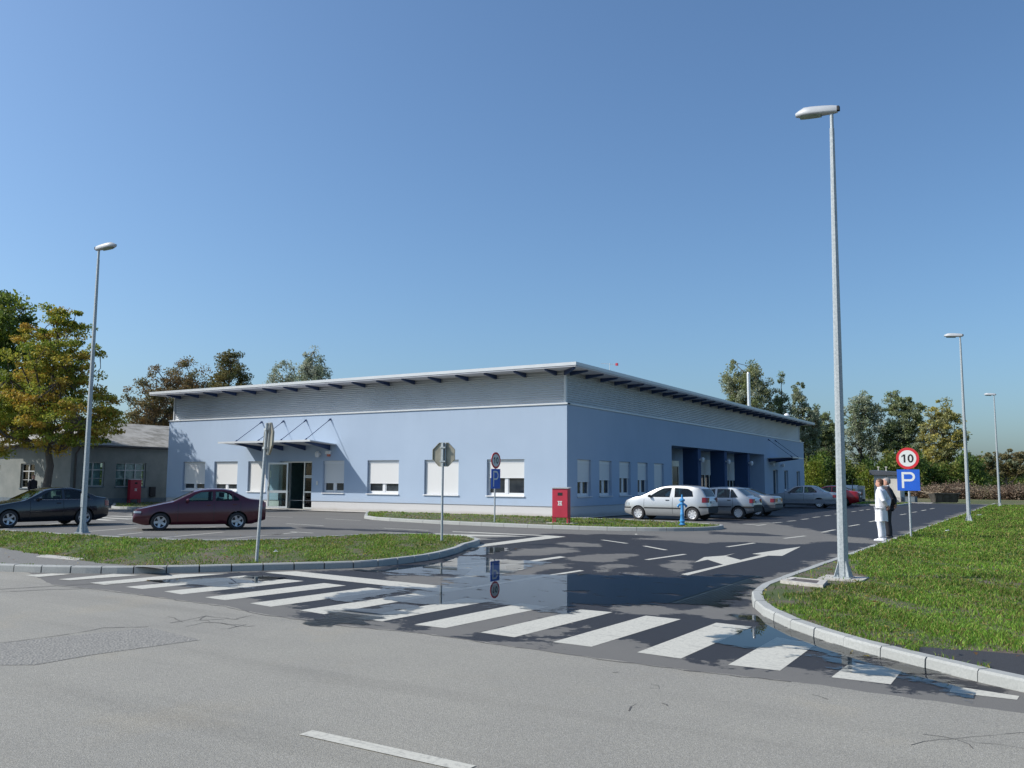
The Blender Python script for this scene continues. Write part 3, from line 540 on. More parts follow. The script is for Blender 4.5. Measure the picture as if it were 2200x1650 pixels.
def window(fn, a, b, zb, zt, sh, mull=True, depth=.15, tilt=0):
    f = MB(); t = .055; d0, d1 = -depth-.06, -depth
    mbox(f, fn, a, a+t, d0, d1, zb, zt); mbox(f, fn, b-t, b, d0, d1, zb, zt); mbox(f, fn, a+t, b-t, d0, d1, zb, zb+t+.05); mbox(f, fn, a+t, b-t, d0, d1, zt-t, zt)
    panes = [(a+t, b-t)]
    if mull: c = (a+b)/2; mbox(f, fn, c-.075, c+.075, d0, d1+.01, zb+t+.05, zt-t); panes = [(a+t, c-.075), (c+.075, b-t)]
    for p, q in panes:
        s = .045; mbox(f, fn, p, p+s, d0+.01, d1-.012, zb+t+.05, zt-t); mbox(f, fn, q-s, q, d0+.01, d1-.012, zb+t+.05, zt-t); mbox(f, fn, p+s, q-s, d0+.01, d1-.012, zb+t+.05, zb+t+.05+s)
    w = f.build('window', M['white'], bld)
    g = MB(); mbox(g, fn, a+.02, b-.02, d0+.015, d0+.025, zb+.02, zt-.02); g.build('pane', M['glass'], w)
    if sh is not None:
        q = MB(); mbox(q, fn, a+.001, b-.001, d1+.012, d1+.05, zt-.16, zt-.001); q.build('shutter_box', M['white'], w)
        shutter(w, fn, a, b, max(sh, zb+.07), zt-.161, d1+.04)
    s = MB(); s.prism([(-.16, .035), (.06, .005), (.06, -.03), (.045, -.03), (.045, -.008), (-.16, .02)], a-.04, b+.04, lambda d, z, u: fn(u, d, zb+z)); s.build('sill', M['white'], w)
    return w
for a, b, c in FW: window(fr_map, a, b, ZB0, ZT0, c)
for a, b, c in RW: window(rt_map, a, b, ZB0, ZT0, c)
for a, b, c, d in RWF: window(rt_map, a, b, c if c > .5 else .1, d, None, mull=False)
# recess: shutters, doors behind
rc = lambda u, d, z: (RX+d, u, z)
for a, b, z0, z1 in ((57.4,60.2,2.1,3.15),(63.0,65.3,1.75,3.1)):
    f = MB(); mbox(f, rc, a, b, .06, .14, 0, z0)
    for k in range(4): u = a+(b-a)*k/3; mbox(f, rc, u-.05, u+.05, .14, .18, 0, z0)
    w = f.build('door', M['glass'], bld); f2 = MB()
    for k in range(4): u = a+(b-a)*k/3; mbox(f2, rc, u-.06, u+.06, .181, .2, 0, z0)
    f2.build('door_frame', M['alu'], w); f3 = MB(); mbox(f3, rc, a, b, .1, .22, z0, z1); f3.build('shutter', M['shutter'], w)
f = MB(); mbox(f, rc, 49.5, 53.6, .03, .08, 0, 2.6); w = f.build('door', M['glass'], bld)
f = MB(); mbox(f, rc, 49.4, 53.7, .02, .12, 2.6, 2.95); mbox(f, rc, 52.4, 52.55, .08, .12, 0, 2.6); mbox(f, rc, 53.6, 53.7, .02, .12, 0, 2.6); f.build('door_frame', M['alu'], w)
for u in (69.2, 72.2): lamp_wall(rt_map, u, 3.0, 1.1)
# coping, cladding, corner profiles
def trim(z0, z1, d, name, mat, y1=YE):
    m = MB(); mbox(m, fr_map, XL-.05, XW+d, -.25, d, z0, z1); mbox(m, rt_map, YW-.0, y1+.05, -.25, d, z0+.001, z1-.001); return m.build(name, mat, bld, bevel=.006)
trim(5.1, 5.17, .05, 'coping', M['fascia'])
def corr(fn, u0, u1, d, z0, z1, n=14, amp=.024, seg=8):
    m = MB(); k = n*seg; vs = []
    for i in range(k+1):
        z = z0+(z1-z0)*i/k; ph = 2*math.pi*i/seg; dd = d+amp*max(-.75, min(.75, 1.25*math.sin(ph))); vs += [fn(u0, dd, z), fn(u1, dd, z)]
    m.add(vs, [(2*i, 2*i+1, 2*i+3, 2*i+2) for i in range(k)]); return m.build('cladding', M['clad'], bld, smooth=80, fix=False)
corr(fr_map, -45.6, -18.66, -.1, 5.17, 6.635); corr(rt_map, 35.36, 79.0, -.12, 5.17, 6.635)
MB().box((-45.6, 35.4, 5.17), (-18.8, 79.0, 6.635)).build('upper_core', M['clad'], bld)
for a, b in (((-18.68, 35.24, 5.17), (-18.58, 35.36, 6.635)), ((-45.68, 35.24, 5.17), (-45.6, 35.4, 6.635)), ((-18.68, 78.98, 5.17), (-18.58, 79.08, 6.635))): MB().box(a, b).build('corner_profile', M['fascia'], bld)
# roof slab with metal fascia, soffit sheets and cantilever beams
r0 = (-46.5, 34.12); r1 = (-17.5, 80.0)
MB().box((r0[0], r0[1], 6.68), (r1[0], r1[1], 6.84)).build('roof', M['roof'], bld)
m = MB(); z0, z1 = 6.70, 6.842
m.box((r0[0]-.02, r0[1]-.03, z0), (r1[0]+.03, r0[1], z1)); m.box((r1[0], r0[1], z0), (r1[0]+.03, r1[1], z1)); m.box((r0[0]-.02, r0[1], z0), (r0[0], r1[1], z1)); m.box((r0[0]-.02, r1[1], z0), (r1[0]+.03, r1[1]+.03, z1)); m.build('fascia', M['fascia'], bld)
MB().box((r0[0]+.001, r0[1]+.001, 6.64), (r1[0]-.001, r1[1]-.001, 6.679)).build('soffit', M['soffit'], bld)
def beam(p0, p1, zt, h0, h1, w=.11):
    p0, p1 = Vector(p0), Vector(p1); t = (p1-p0).normalized(); n = Vector((-t.y, t.x, 0))*w/2
    vs = [Vector((*(p0-n)[:2], zt-h0)), Vector((*(p1-n)[:2], zt-h1)), Vector((*(p1-n)[:2], zt)), Vector((*(p0-n)[:2], zt))]; vs += [v+2*n for v in vs]
    MB().add(vs, [(0,1,2,3),(7,6,5,4),(0,4,5,1),(1,5,6,2),(2,6,7,3),(3,7,4,0)]).build('roof_beam', M['navy'], bld)
for k in range(17): x = -19.1-1.625*k; beam((x, YW+.05, 0), (x, r0[1]+.15, 0), 6.638, .2, .06)
for k in range(27): y = 35.6+1.62*k; beam((XW-.05, y, 0), (r1[0]-.15, y, 0), 6.638, .2, .06)
beam((-18.62, 35.24, 0), (r1[0]-.15, r0[1]+.15, 0), 6.637, .2, .08)
# rooftop things
tag(MB().tube([(0,0,0),(0,0,3.35)], .13, 20).tube([(0,0,1.0),(0,0,1.05)], .138, 20).tube([(0,0,2.1),(0,0,2.15)], .138, 20).add(*(lambda q: (q.v, q.f))(MB().lathe([(.13,3.35),(.1,3.44),(.03,3.5)], 20))).build('flue_pipe', M['alu'], None, smooth=True), 'tall round silver flue pipe standing on roof of the blue building', 'chimney').location = (0,0,0)
FL = bpy.data.objects['flue_pipe']
def on_roof(px, dist): d = ray(px, 1030); n = math.hypot(d[0], d[1]); return (float(d[0]/n*dist), float(d[1]/n*dist), 6.84)
FL.location = on_roof(1613, 72)
A = thing('roof_antenna', 'small television antenna on short mast above roof edge', 'antenna', on_roof(1311, 49))
A.location.z = 6.84; MB().tube([(0,0,0),(0,0,1.35)], .016, 6).build('mast', M['alu'], A); q = MB().tube([(-.42,-.2,1.33),(.36,.2,1.27)], .012, 6)
for k in range(6): t = k/5; x, y, z = -.42+.78*t, -.2+.4*t, 1.33-.06*t; q.tube([(x+.1,y-.2,z),(x-.1,y+.2,z)], .006, 5)
q.build('boom', M['alu'], A); MB().box((.3,.12,1.2),(.42,.24,1.34)).build('reflector', M['red'], A)
A = thing('roof_vent', 'small white roof vent with mushroom cap near far roof end', 'vent', on_roof(1694, 78)); MB().tube([(0,0,0),(0,0,.42)], .09, 12).build('pipe', M['white'], A, smooth=True); MB().lathe([(.001,.62),(.15,.57),(.25,.44),(.25,.40),(.08,.42),(.001,.42)], 18).build('cap', M['white'], A, smooth=True)
# entrance
m = MB(); a0, a1, a2, a3 = -36.45, -35.75, -34.72, -34.0; T = .07
for u in (a0, a1-T, a2, a3-T): mbox(m, fr_map, u, u+T, -.24, -.14, .05, 2.62)
for p, q in ((a0+T, a1-T), (a2+T, a3-T)): mbox(m, fr_map, p, q, -.24, -.14, 2.54, 2.62); mbox(m, fr_map, p, q, -.24, -.14, .05, .14); mbox(m, fr_map, p, q, -.24, -.14, .92, 1.0)
mbox(m, fr_map, a1, a2, -.24, -.14, 2.55, 2.62); door = m.build('entrance_door', M['alu'], bld)
g = MB()
for p, q in ((a0+T, a1-T), (a2+T, a3-T)): mbox(g, fr_map, p, q, -.20, -.19, .14, .92); mbox(g, fr_map, p, q, -.20, -.19, 1.0, 2.54)
g.build('pane', M['pane'], door)
# leaf swung outwards against the wall
th = math.radians(12); lf = lambda u, d, z: (a1+T-.02-u*math.cos(th)-d*math.sin(th), YW+.12-u*math.sin(th)*1.35-.06+d*math.cos(th)-.1, z)
m = MB(); L = 1.22
mbox(m, lf, 0, .09, -.03, .03, .07, 2.55); mbox(m, lf, L-.09, L, -.03, .03, .07, 2.55); mbox(m, lf, .09, L-.09, -.03, .03, .07, .17); mbox(m, lf, .09, L-.09, -.03, .03, 2.45, 2.55); mbox(m, lf, .09, L-.09, -.03, .03, .90, 1.0); mbox(m, lf, .09, L-.09, -.034, .034, 1.001, 1.03)
m.build("door_leaf", M["alu"], door)
for zz in ((.17, .90), (1.03, 2.45)): mbox(MB(), lf, .09, L-.09, -.005, .005, *zz).build('pane', M['pane'], door)
g = MB(); mbox(g, lf, L-.06, L-.03, -.07, -.03, 1.0, 1.25); g.build('handle', M['chrome'], door)
# dark lobby behind the open door with a green inner door
m = MB(); x0, x1, y0, y1 = -37.5, -33.0, YW+.26, YW+4; m.poly([(x0,y1,0),(x1,y1,0),(x1,y1,3),(x0,y1,3)]); m.poly([(x0,y0,0),(x0,y1,0),(x0,y1,3),(x0,y0,3)]); m.poly([(x1,y0,0),(x1,y1,0),(x1,y1,3),(x1,y0,3)]); m.poly([(x0,y0,3),(x1,y0,3),(x1,y1,3),(x0,y1,3)]); m.poly([(x0,y0,.04),(x1,y0,.04),(x1,y1,.04),(x0,y1,.04)])
m.poly([(x0,y0,0),(a0,y0,0),(a0,y0,3),(x0,y0,3)]); m.poly([(a3,y0,0),(x1,y0,0),(x1,y0,3),(a3,y0,3)]); m.poly([(a0,y0,2.62),(a3,y0,2.62),(a3,y0,3),(a0,y0,3)])
m.build('lobby', plain('lobby_wall', (.22,.33,.33), .8), bld, fix=False)
MB().box((-35.35, YW+1.4, .05), (-34.95, YW+1.46, 2.1)).build('inner_door', plain('green_door', (.02,.16,.12), .5), bld)
MB().box((-36.2, 33.98, .04), (-34.6, 35.2, .052)).build('threshold', M['concrete'], bld)
m = MB(); mbox(m, fr_map, -34.6, -34.1, -.137, -.135, 1.72, 1.86); m.build('door_notice', M['signwhite'], door)
m = MB()
for k in range(5): u = -34.56+.088*k; mbox(m, fr_map, u, u+.06, -.134, -.133, 1.76, 1.82)
m.build('notice_lines', M['signback'], door)
m = MB(); mbox(m, fr_map, -37.32, -37.05, .002, .02, 1.72, 2.12); m.build('wall_plaque', M['signwhite'], bld, bevel=.004)
m = MB(); mbox(m, fr_map, -33.62, -33.52, .002, .04, 1.35, 1.56); m.build('intercom', M['alu'], bld, bevel=.006)
lamp_wall(fr_map, -33.45, 2.98, 1.25); m = MB(); mbox(m, fr_map, -32.95, -32.62, .002, .12, 2.98, 3.16); mbox(m, fr_map, -33.02, -32.95, .02, .1, 3.0, 3.06); al = m.build('alarm_box', M['white'], bld, bevel=.01); m = MB(); mbox(m, fr_map, -32.86, -32.68, .01, .1, 2.86, 2.98); m.build('strobe', plain('faded_red', (.5,.14,.1), .4), al)
# main canopy hung on rods
def canopy(name, fn, u0, u1, dpt, zw, zf, us, za, label_mat=M['roof'], rise=0):
    m = MB(); m.add([fn(u0,.02,zw),fn(u1,.02,zw),fn(u1,dpt,zf),fn(u0,dpt,zf),fn(u0,.02,zw+.05),fn(u1,.02,zw+.05),fn(u1,dpt,zf+.05),fn(u0,dpt,zf+.05)], [(0,1,2,3),(4,5,6,7),(0,1,5,4),(1,2,6,5),(2,3,7,6),(3,0,4,7)])
    c = m.build(name, M['roof'], bld); e = MB(); mbox(e, fn, u0-.03, u1+.03, dpt, dpt+.04, zf-.03, zf+.07); e.build('canopy_edge', M['fascia'], c)
    for u in us:
        b = MB(); w = .04; b.add([fn(u-w,.02,zw-.26),fn(u-w,dpt-.1,zf-.07),fn(u-w,dpt-.1,zf-.002),fn(u-w,.02,zw-.002),fn(u+w,.02,zw-.26),fn(u+w,dpt-.1,zf-.07),fn(u+w,dpt-.1,zf-.002),fn(u+w,.02,zw-.002)], [(0,1,2,3),(4,5,6,7),(0,1,5,4),(1,2,6,5),(2,3,7,6),(3,0,4,7)]); b.build('canopy_beam', M['navy'], c)
        r = MB(); p, q = Vector(fn(u,.05,za)), Vector(fn(u,dpt-.1,zf+.07)); r.tube([p, q], .017, 8); r.tube([p, p.lerp(q, .07)], .035, 8); r.tube([q.lerp(p, .06), q], .035, 8); r.tube([Vector(fn(u,-.0,za+.02)), Vector(fn(u,.08,za))], .05, 8); r.build('tie_rod', M['navy'], c)
    return c
canopy('canopy', fr_map, -39.15, -32.3, 1.95, 3.47, 3.60, (-37.93, -36.22, -34.53, -32.75), 4.83)
canopy('canopy', rt_map, 68.2, 71.4, 1.9, 3.45, 3.5, (68.5, 70.5), 4.9)
# ================================================================ OLD BUILDING on the left
old = thing('old_building', 'low shaded old grey building with tiled roof and dark plinth behind the autumn tree', 'building')
OX, OY = -49.4, 31.15
of = lambda u, d, z: (u, OY-d, z); orr = lambda u, d, z: (OX+d, u, z)
OWR = [(31.9,33.35,1.13,2.6), (34.13,36.25,1.1,2.6), (41.5,43.5,1.1,2.6)]; OWF = [(-54.6,-53.1,1.0,2.5), (-58.3,-56.9,.9,2.5)]
m = MB(); wall(m, of, -66, OX, .4, 3.6, OWF, .18); wall(m, orr, OY, 62, .4, 3.6, OWR, .18); m.build('wall', M['oldwall'], old, fix=False)
m = MB(); mbox(m, of, -66, OX+.03, -.2, .03, 0, .4); mbox(m, orr, OY, 62, -.2, .03, 0, .4); m.build('plinth', M['oldplinth'], old)
def oldwin(fn, a, b, zb, zt):
    f = MB(); t = .06; mbox(f, fn, a, a+t, -.16, -.1, zb, zt); mbox(f, fn, b-t, b, -.16, -.1, zb, zt); mbox(f, fn, a, b, -.161, -.101, zb, zb+t); mbox(f, fn, a, b, -.161, -.101, zt-t, zt)
    zm = zt-.5; mbox(f, fn, a, b, -.158, -.096, zm, zm+.06); n = 3 if b-a > 1.9 else 2
    for k in range(1, n): u = a+(b-a)*k/n; mbox(f, fn, u-.04, u+.04, -.157, -.095, zb, zt)
    mbox(f, fn, a, b, -.156, -.11, (zb+zm)/2-.015, (zb+zm)/2+.015); w = f.build('window', M['oldframe'], old); mbox(MB(), fn, a, b, -.17, -.162, zb, zt).build('pane', M['pane'], w)
    c = MB(); mbox(c, fn, a, b, -.5, -.45, zb, zt); c.build('curtain', M['curtain'], w); mbox(MB(), fn, a-.05, b+.05, -.1, .05, zb-.06, zb).build('sill', M['oldplinth'], w)
for w in OWR: oldwin(orr, *w)
for w in OWF: oldwin(of, *w)
EZ, RZ = 3.62, 5.5; e = .45; rx = -56.0
m = MB(); c = [(-66,OY-e,EZ),(OX+e,OY-e,EZ),(OX+e,62,EZ),(-62.5,62,EZ),(rx,OY+6.2,RZ),(rx,62,RZ),(-66,OY+6.2,RZ),(-62.5,OY+12,EZ)]
m.add(c, [(0,1,4,6),(1,2,5,4),(2,3,5),(3,7,4,5),(7,6,4)]); m.build('roof', M['oldroof'], old, fix=False)
m = MB(); m.box((-66,OY-e,EZ-.12),(OX+e,OY,EZ-.02)); m.box((OX,OY,EZ-.12),(OX+e,62,EZ-.021)); m.build('eaves_soffit', M['gutter'], old)
m = MB(); m.tube([(-66,OY-e-.06,EZ-.05),(OX+e+.06,OY-e-.06,EZ-.05),(OX+e+.06,62,EZ-.05)], .075, 8); m.build('gutter', M['gutter'], old)
MB().tube([(OX+e+.02,OY+.25,EZ-.08),(OX+.3,OY+.25,EZ-.3),(OX+.09,OY+.25,EZ-.55),(OX+.09,OY+.25,.1)], .055, 8).build('downpipe', M['gutter'], old, smooth=True)
mbox(MB(), orr, 36.55, 36.95, .002, .14, .47, 1.1).build('meter_box', M['black'], old, bevel=.01)
# ================================================================ RED HYDRANT CABINETS
def cabinet(loc, rz, label, w=.62, d=.26, h=1.06, leg=.2):
    t = thing('hose_cabinet', label, 'cabinet', loc, rz, 'red metal hose cabinets lettered H')
    MB().box((-w/2,-d/2,leg),(w/2,d/2,leg+h)).build('body', M['red'], t, bevel=.008)
    MB().box((-w/2+.015,-d/2-.008,leg+.02),(w/2-.015,-d/2-.001,leg+h-.05)).build('door', M['red'], t, bevel=.002)
    m = MB(); m.add([(-w/2-.03,-d/2-.04,leg+h),(w/2+.03,-d/2-.04,leg+h),(w/2+.03,d/2+.03,leg+h+.03),(-w/2-.03,d/2+.03,leg+h+.03)]+[(-w/2-.03,-d/2-.04,leg+h+.02),(w/2+.03,-d/2-.04,leg+h+.02),(w/2+.03,d/2+.03,leg+h+.05),(-w/2-.03,d/2+.03,leg+h+.05)], [(0,3,2,1),(4,5,6,7),(0,1,5,4),(1,2,6,5),(2,3,7,6),(3,0,4,7)]); m.build('roof', M['alu'], t)
    for x in (-w/2+.03, w/2-.03):
        for y in (-d/2+.03, d/2-.03): MB().box((x-.022,y-.022,-.02),(x+.022,y+.022,leg)).build('leg', M['red'], t)
    MB().box((-.09,-d/2-.012,leg+h-.26),(.10,-d/2-.009,leg+h-.15)).build('vent', M['dark'], t)
    y0, y1, z = -d/2-.014, -d/2-.009, leg+h*.42; a = MB()
    for x in (-.065, .025): a.box((x,y0,z),(x+.04,y1,z+.16)); a.box((x-.02,y0-.0004,z),(x+.06,y1,z+.03)); a.box((x-.02,y0-.0004,z+.13),(x+.06,y1,z+.16))
    a.box((-.03,y0-.0008,z+.065),(.03,y1,z+.095)); a.build('letter', M['signwhite'], t)
    return t
cx, cy = G(1206, 1124, .12)
cabinet((cx, cy, .12), .1, 'bright red hose cabinet with white H at the corner of the blue building')
MB().box((cx-.5,cy-.26,.10),(cx+.55,cy+.3,.135)).build('cabinet_base', M['concrete'], None)
struct(bpy.data.objects['cabinet_base'])
cabinet((-49.0, 35.2, .06), math.pi/2, 'shaded dark red hose cabinet with H against the old grey building', .78, .25, 1.2, .28)
# ================================================================ HYDRANT
hx, hy = G(1466, 1128.5, .12); t = thing('fire_hydrant', 'blue pillar fire hydrant on grass in front of the small white hatchback', 'hydrant', (hx, hy, .11))
MB().lathe([(.001,0),(.13,0),(.135,.05),(.09,.07),(.09,.12),(.12,.14),(.125,.18),(.095,.2),(.075,.36),(.085,.38),(.085,.42),(.072,.44),(.072,.74),(.085,.75),(.085,.78),(.075,.8),(.075,.84),(.12,.86),(.125,.92),(.06,.95),(.045,1.0),(.035,1.0),(.028,1.08),(.001,1.09)], 20).build('barrel', M['hyd'], t, smooth=True)
for a in (math.radians(31), math.radians(211)):
    dx, dy = math.cos(a), math.sin(a); o = MB().tube([(dx*.05,dy*.05,.76),(dx*.13,dy*.13,.73),(dx*.17,dy*.17,.69)], [.045,.04,.045], 12).build('outlet', M['hyd'], t, smooth=True)
    MB().tube([(dx*.165,dy*.165,.695),(dx*.2,dy*.2,.655)], [.055,.05], 10).build('cap', M['hyd'], o, smooth=True)
MB().lathe([(.001,-.02),(.15,-.02),(.14,.03),(.001,.031)], 16).build('flange', M['black'], t)
t.scale = (.82, .82, 1.0)
# ================================================================ LAMP POSTS
def lamp_post(px, py, topy, rz, label, first=None, tall=None, z0=.11, lean=0, X=None):
    X, Y = X or G(px, py, z0+.03)
    if first is not None:
        t = copy_tree(first); t.location = (X, Y, z0); t.rotation_euler = (0, lean, rz); t['label'] = label; return t
    t = thing('street_lamp', label, 'street lamp', (X, Y, z0), rz, 'galvanised street lamps with flat heads'); t.rotation_euler = (0, lean, rz)
    hh = 8.45
    m = MB(); n = 8; vs = []
    for z, r in ((.03,.088),(4.3,.066),(hh-.28,.040)):
        for k in range(n): q = 2*math.pi*(k+.5)/n; vs.append((r*math.cos(q), r*math.sin(q), z))
    m.add(vs, [(i*n+k, i*n+(k+1) % n, (i+1)*n+(k+1) % n, (i+1)*n+k) for i in range(2) for k in range(n)]+[tuple(range(2*n, 3*n))]); m.build('pole', M['galv'], t)
    MB().tube([(0,0,hh-.3),(0,0,hh)], .032, 10).build('spigot', M['galv'], t, smooth=True)
    MB().box((-.15,-.15,.0),(.15,.15,.028)).build('base_plate', M['galv'], t)
    for k in range(4):
        q = k*math.pi/2+math.pi/4; c, s = math.cos(q), math.sin(q); m = MB(); g = [(.075,.03),(.175,.03),(.165,.06),(.085,.30),(.075,.30)]
        m.prism(g, -.008, .008, lambda u, v, w: (u*c-w*s, u*s+w*c, v)); m.build('gusset', M['galv'], t)
        MB().tube([(.125*c*1.12-.05*s,.125*s*1.12+.05*c,.028),(.125*c*1.12-.05*s,.125*s*1.12+.05*c,.065)], .012, 6).build('anchor_bolt', M['galv'], t)
    MB().box((-.045,-.088,.75),(.045,-.074,1.15)).build('access_door', M['galv'], t)
    # head, pointing along local +x, slightly upturned
    head = []; S_ = [(-.10,.045,.00,.12),(-.02,.07,-.005,.145),(.14,.095,-.01,.165),(.34,.115,-.015,.18),(.47,.11,-.015,.175),(.57,.078,-.01,.10),(.63,.04,.0,.04)]; m = MB(); vs = []; K = 16
    for x, w, zl, zh in S_:
        zm = (zl+zh)/2*.7
        for k in range(K):
            q = 2*math.pi*k/K; sy = math.copysign(abs(math.cos(q))**.6, math.cos(q)); sz = math.sin(q); vs.append((x, w*sy, hh+.055+(zh*sz*.75 if sz > 0 else .045*sz)+zl+x*.1))
    m.add(vs, [(i*K+k, i*K+(k+1) % K, (i+1)*K+(k+1) % K, (i+1)*K+k) for i in range(len(S_)-1) for k in range(K)]+[tuple(range(K))[::-1], tuple(range((len(S_)-1)*K, len(S_)*K))])
    hd = m.build('lamp_head', M['lamp'], t, smooth=50)
    m = MB(); vs = []
    for x, w in ((.18,.06),(.24,.088),(.36,.10),(.49,.09),(.55,.06)):
        for k in range(7): s = -1+2*k/6; vs.append((x, w*s, hh+.055-.045-.045*(1-s*s)+x*.1-.008))
    m.add(vs, [(i*7+k, i*7+k+1, (i+1)*7+k+1, (i+1)*7+k) for i in range(4) for k in range(6)]); m.build('lamp_glass', M['lampglass'], hd, smooth=True, fix=False)
    MB().box((-.14,-.04,hh+.03),(-.095,.04,hh+.12)).build('end_cap', M['black'], hd, bevel=.01)
    return t
LP = lamp_post(1812, 1238, 240, math.pi-.05, 'tall galvanised street lamp nearest the camera, beside the manhole cover', lean=-.008)
l2 = lamp_post(2082, 1118, 0, math.pi-.05, 'second galvanised street lamp on right verge, behind the parking sign', LP)
l3 = lamp_post(2148, 1087, 0, math.pi-.05, 'farthest galvanised street lamp at the end of right verge', LP)
l4 = lamp_post(177, 1143, 0, math.radians(12), 'street lamp on the left island beside the black sedan', LP)
for L_, tx, ty in ((LP, 1787, 243), (l2, 2063, 723), (l3, 2139, 849), (l4, 204, 536)):
    D4 = ray(tx, ty); d4 = math.hypot(L_.location.x, L_.location.y)/math.hypot(D4[0], D4[1]); k_ = (H+D4[2]*d4-.11)/8.47; L_.scale = ((1+k_)/2, (1+k_)/2, k_)
MB().box((LP.location.x-.34,LP.location.y-.34,.05),(LP.location.x+.34,LP.location.y+.34,.118)).build('lamp_foundation', M['concrete'])
tag(bpy.data.objects['lamp_foundation'], 'square concrete footing under the nearest street lamp', 'foundation')
mp = GL([(1661,1249),(1688,1243),(1775,1253),(1771,1263),(1662,1254)], .12); A = thing('manhole_cover', 'rectangular concrete manhole frame with dark lid in bare soil beside nearest lamp', 'manhole', (0,0,0))
c = GL([(1676,1249.5),(1700,1242.5),(1778,1249.5),(1768,1260.5)], .12); cc = np.mean(c, 0); outer = [tuple(cc+(np.array(p)-cc)*1.0) for p in c]; inner = [tuple(cc+(np.array(p)-cc)*.66) for p in c]
m = MB(); vs = [(*p, .145) for p in outer]+[(*p, .145) for p in inner]+[(*p, .08) for p in outer]+[(*p, .08) for p in inner]; m.add(vs, [(k, (k+1)%4, 4+(k+1)%4, 4+k) for k in range(4)]+[(k, 8+k, 8+(k+1)%4, (k+1)%4) for k in range(4)]+[(4+k, 4+(k+1)%4, 12+(k+1)%4, 12+k) for k in range(4)]); m.build('frame', M['concrete'], A)
MB().prism(inner, .08, .138).build('lid', plain('cover_lid', (.10,.085,.08), .8), A)
m = MB().prism(GL([(78,1196),(95,1191),(183,1200),(165,1203.5)], .12), .10, .124).build('cover_slab', M['concrete']); tag(m, 'light concrete cover slab set in the left footway beside grass', 'cover slab')
# ================================================================ SIGNS
def glyph(m, kind, fn, x0, z0, w, h, t):
    """fn(u, z) -> point; flat faces"""
    def P(l): m.poly([fn(u, z) for u, z in l])
    if kind == '1': P([(x0+w*.45,z0),(x0+w*.45+t,z0),(x0+w*.45+t,z0+h),(x0+w*.45,z0+h)]); P([(x0+w*.45,z0+h),(x0+w*.45,z0+h*.80),(x0+w*.02,z0+h*.62),(x0+w*.02,z0+h*.80),(x0+w*.30,z0+h*.92),(x0+w*.38,z0+h)][::-1])
    if kind == '0':
        n = 28; cx, cz = x0+w/2, z0+h/2
        for k in range(n):
            a, b = 2*math.pi*k/n, 2*math.pi*(k+1)/n; P([(cx+w/2*math.cos(a),cz+h/2*math.sin(a)),(cx+w/2*math.cos(b),cz+h/2*math.sin(b)),(cx+(w/2-t)*math.cos(b),cz+(h/2-t*.9)*math.sin(b)),(cx+(w/2-t)*math.cos(a),cz+(h/2-t*.9)*math.sin(a))])
    if kind == 'P':
        P([(x0,z0),(x0+t,z0),(x0+t,z0+h),(x0,z0+h)]); r = h*.29; cz = z0+h-r; cx = x0+w-r
        P([(x0+t,z0+h-t),(cx,z0+h-t),(cx,z0+h),(x0+t,z0+h)]); P([(x0+t,z0+h-2*r),(cx,z0+h-2*r),(cx,z0+h-2*r+t),(x0+t,z0+h-2*r+t)]); n = 14
        for k in range(n):
            a, b = -math.pi/2+math.pi*k/n, -math.pi/2+math.pi*(k+1)/n; P([(cx+(r-t)*math.cos(a),cz+(r-t)*math.sin(a)),(cx+r*math.cos(a),cz+r*math.sin(a)),(cx+r*math.cos(b),cz+r*math.sin(b)),(cx+(r-t)*math.cos(b),cz+(r-t)*math.sin(b))])
def disc(m, r, y0, y1, cz, n=40):
    m.prism([(r*math.cos(2*math.pi*k/n), r*math.sin(2*math.pi*k/n)+cz) for k in range(n)], y0, y1, lambda u, v, w: (u, w, v))
def parking_sign(loc, rz, label, hd=2.27, pw=.61, ph=.61, inner=1.0):
    t = thing('parking_sign', label, 'traffic sign', loc, rz, 'parking signs with a ten speed limit disc')
    MB().tube([(0,.03,-.05),(0,.03,hd+.25)], .03, 12).build('post', M['galv'], t, smooth=True)
    m = MB(); disc(m, .31, -.012, .0, hd); d = m.build('speed_disc', M['signred'], t)
    m = MB(); disc(m, .235, -.0135, -.0121, hd); m.build('disc_face', M['signwhite'], d)
    m = MB(); f = lambda u, z: (u, -.0145, z); glyph(m, '1', f, -.165, hd-.12, .13, .235, .05); glyph(m, '0', f, .0, hd-.125, .165, .245, .05); m.build('numeral', M['signblack'], d, fix=False)
    z1 = hd-.32; z0 = z1-ph; MB().box((-pw/2,-.012,z0),(pw/2,0,z1)).build('parking_plate', M['signblue'], t, bevel=.003)
    m = MB(); glyph(m, 'P', lambda u, z: (u, -.0135, z), -.18*pw/.61, z0+.075, .36*pw/.61, ph-.15, .062); m.build('parking_letter', M['signwhite'], t, fix=False)
    for z in (hd, (z0+z1)/2): MB().box((-.06,.0,z-.02),(.06,.035,z+.02)).build('bracket', M['galv'], t)
    return t
x, y = G(1957, 1154, .12); parking_sign((x, y, .1), math.radians(-3), 'round 10 speed limit and square blue P sign on right verge beside the men', 2.27)
x, y = G(1064, 1120.5, .12); parking_sign((x, y, .1), math.radians(88), 'shaded 10 speed limit and blue P sign in front of the blue building', 2.31, .6, .74)
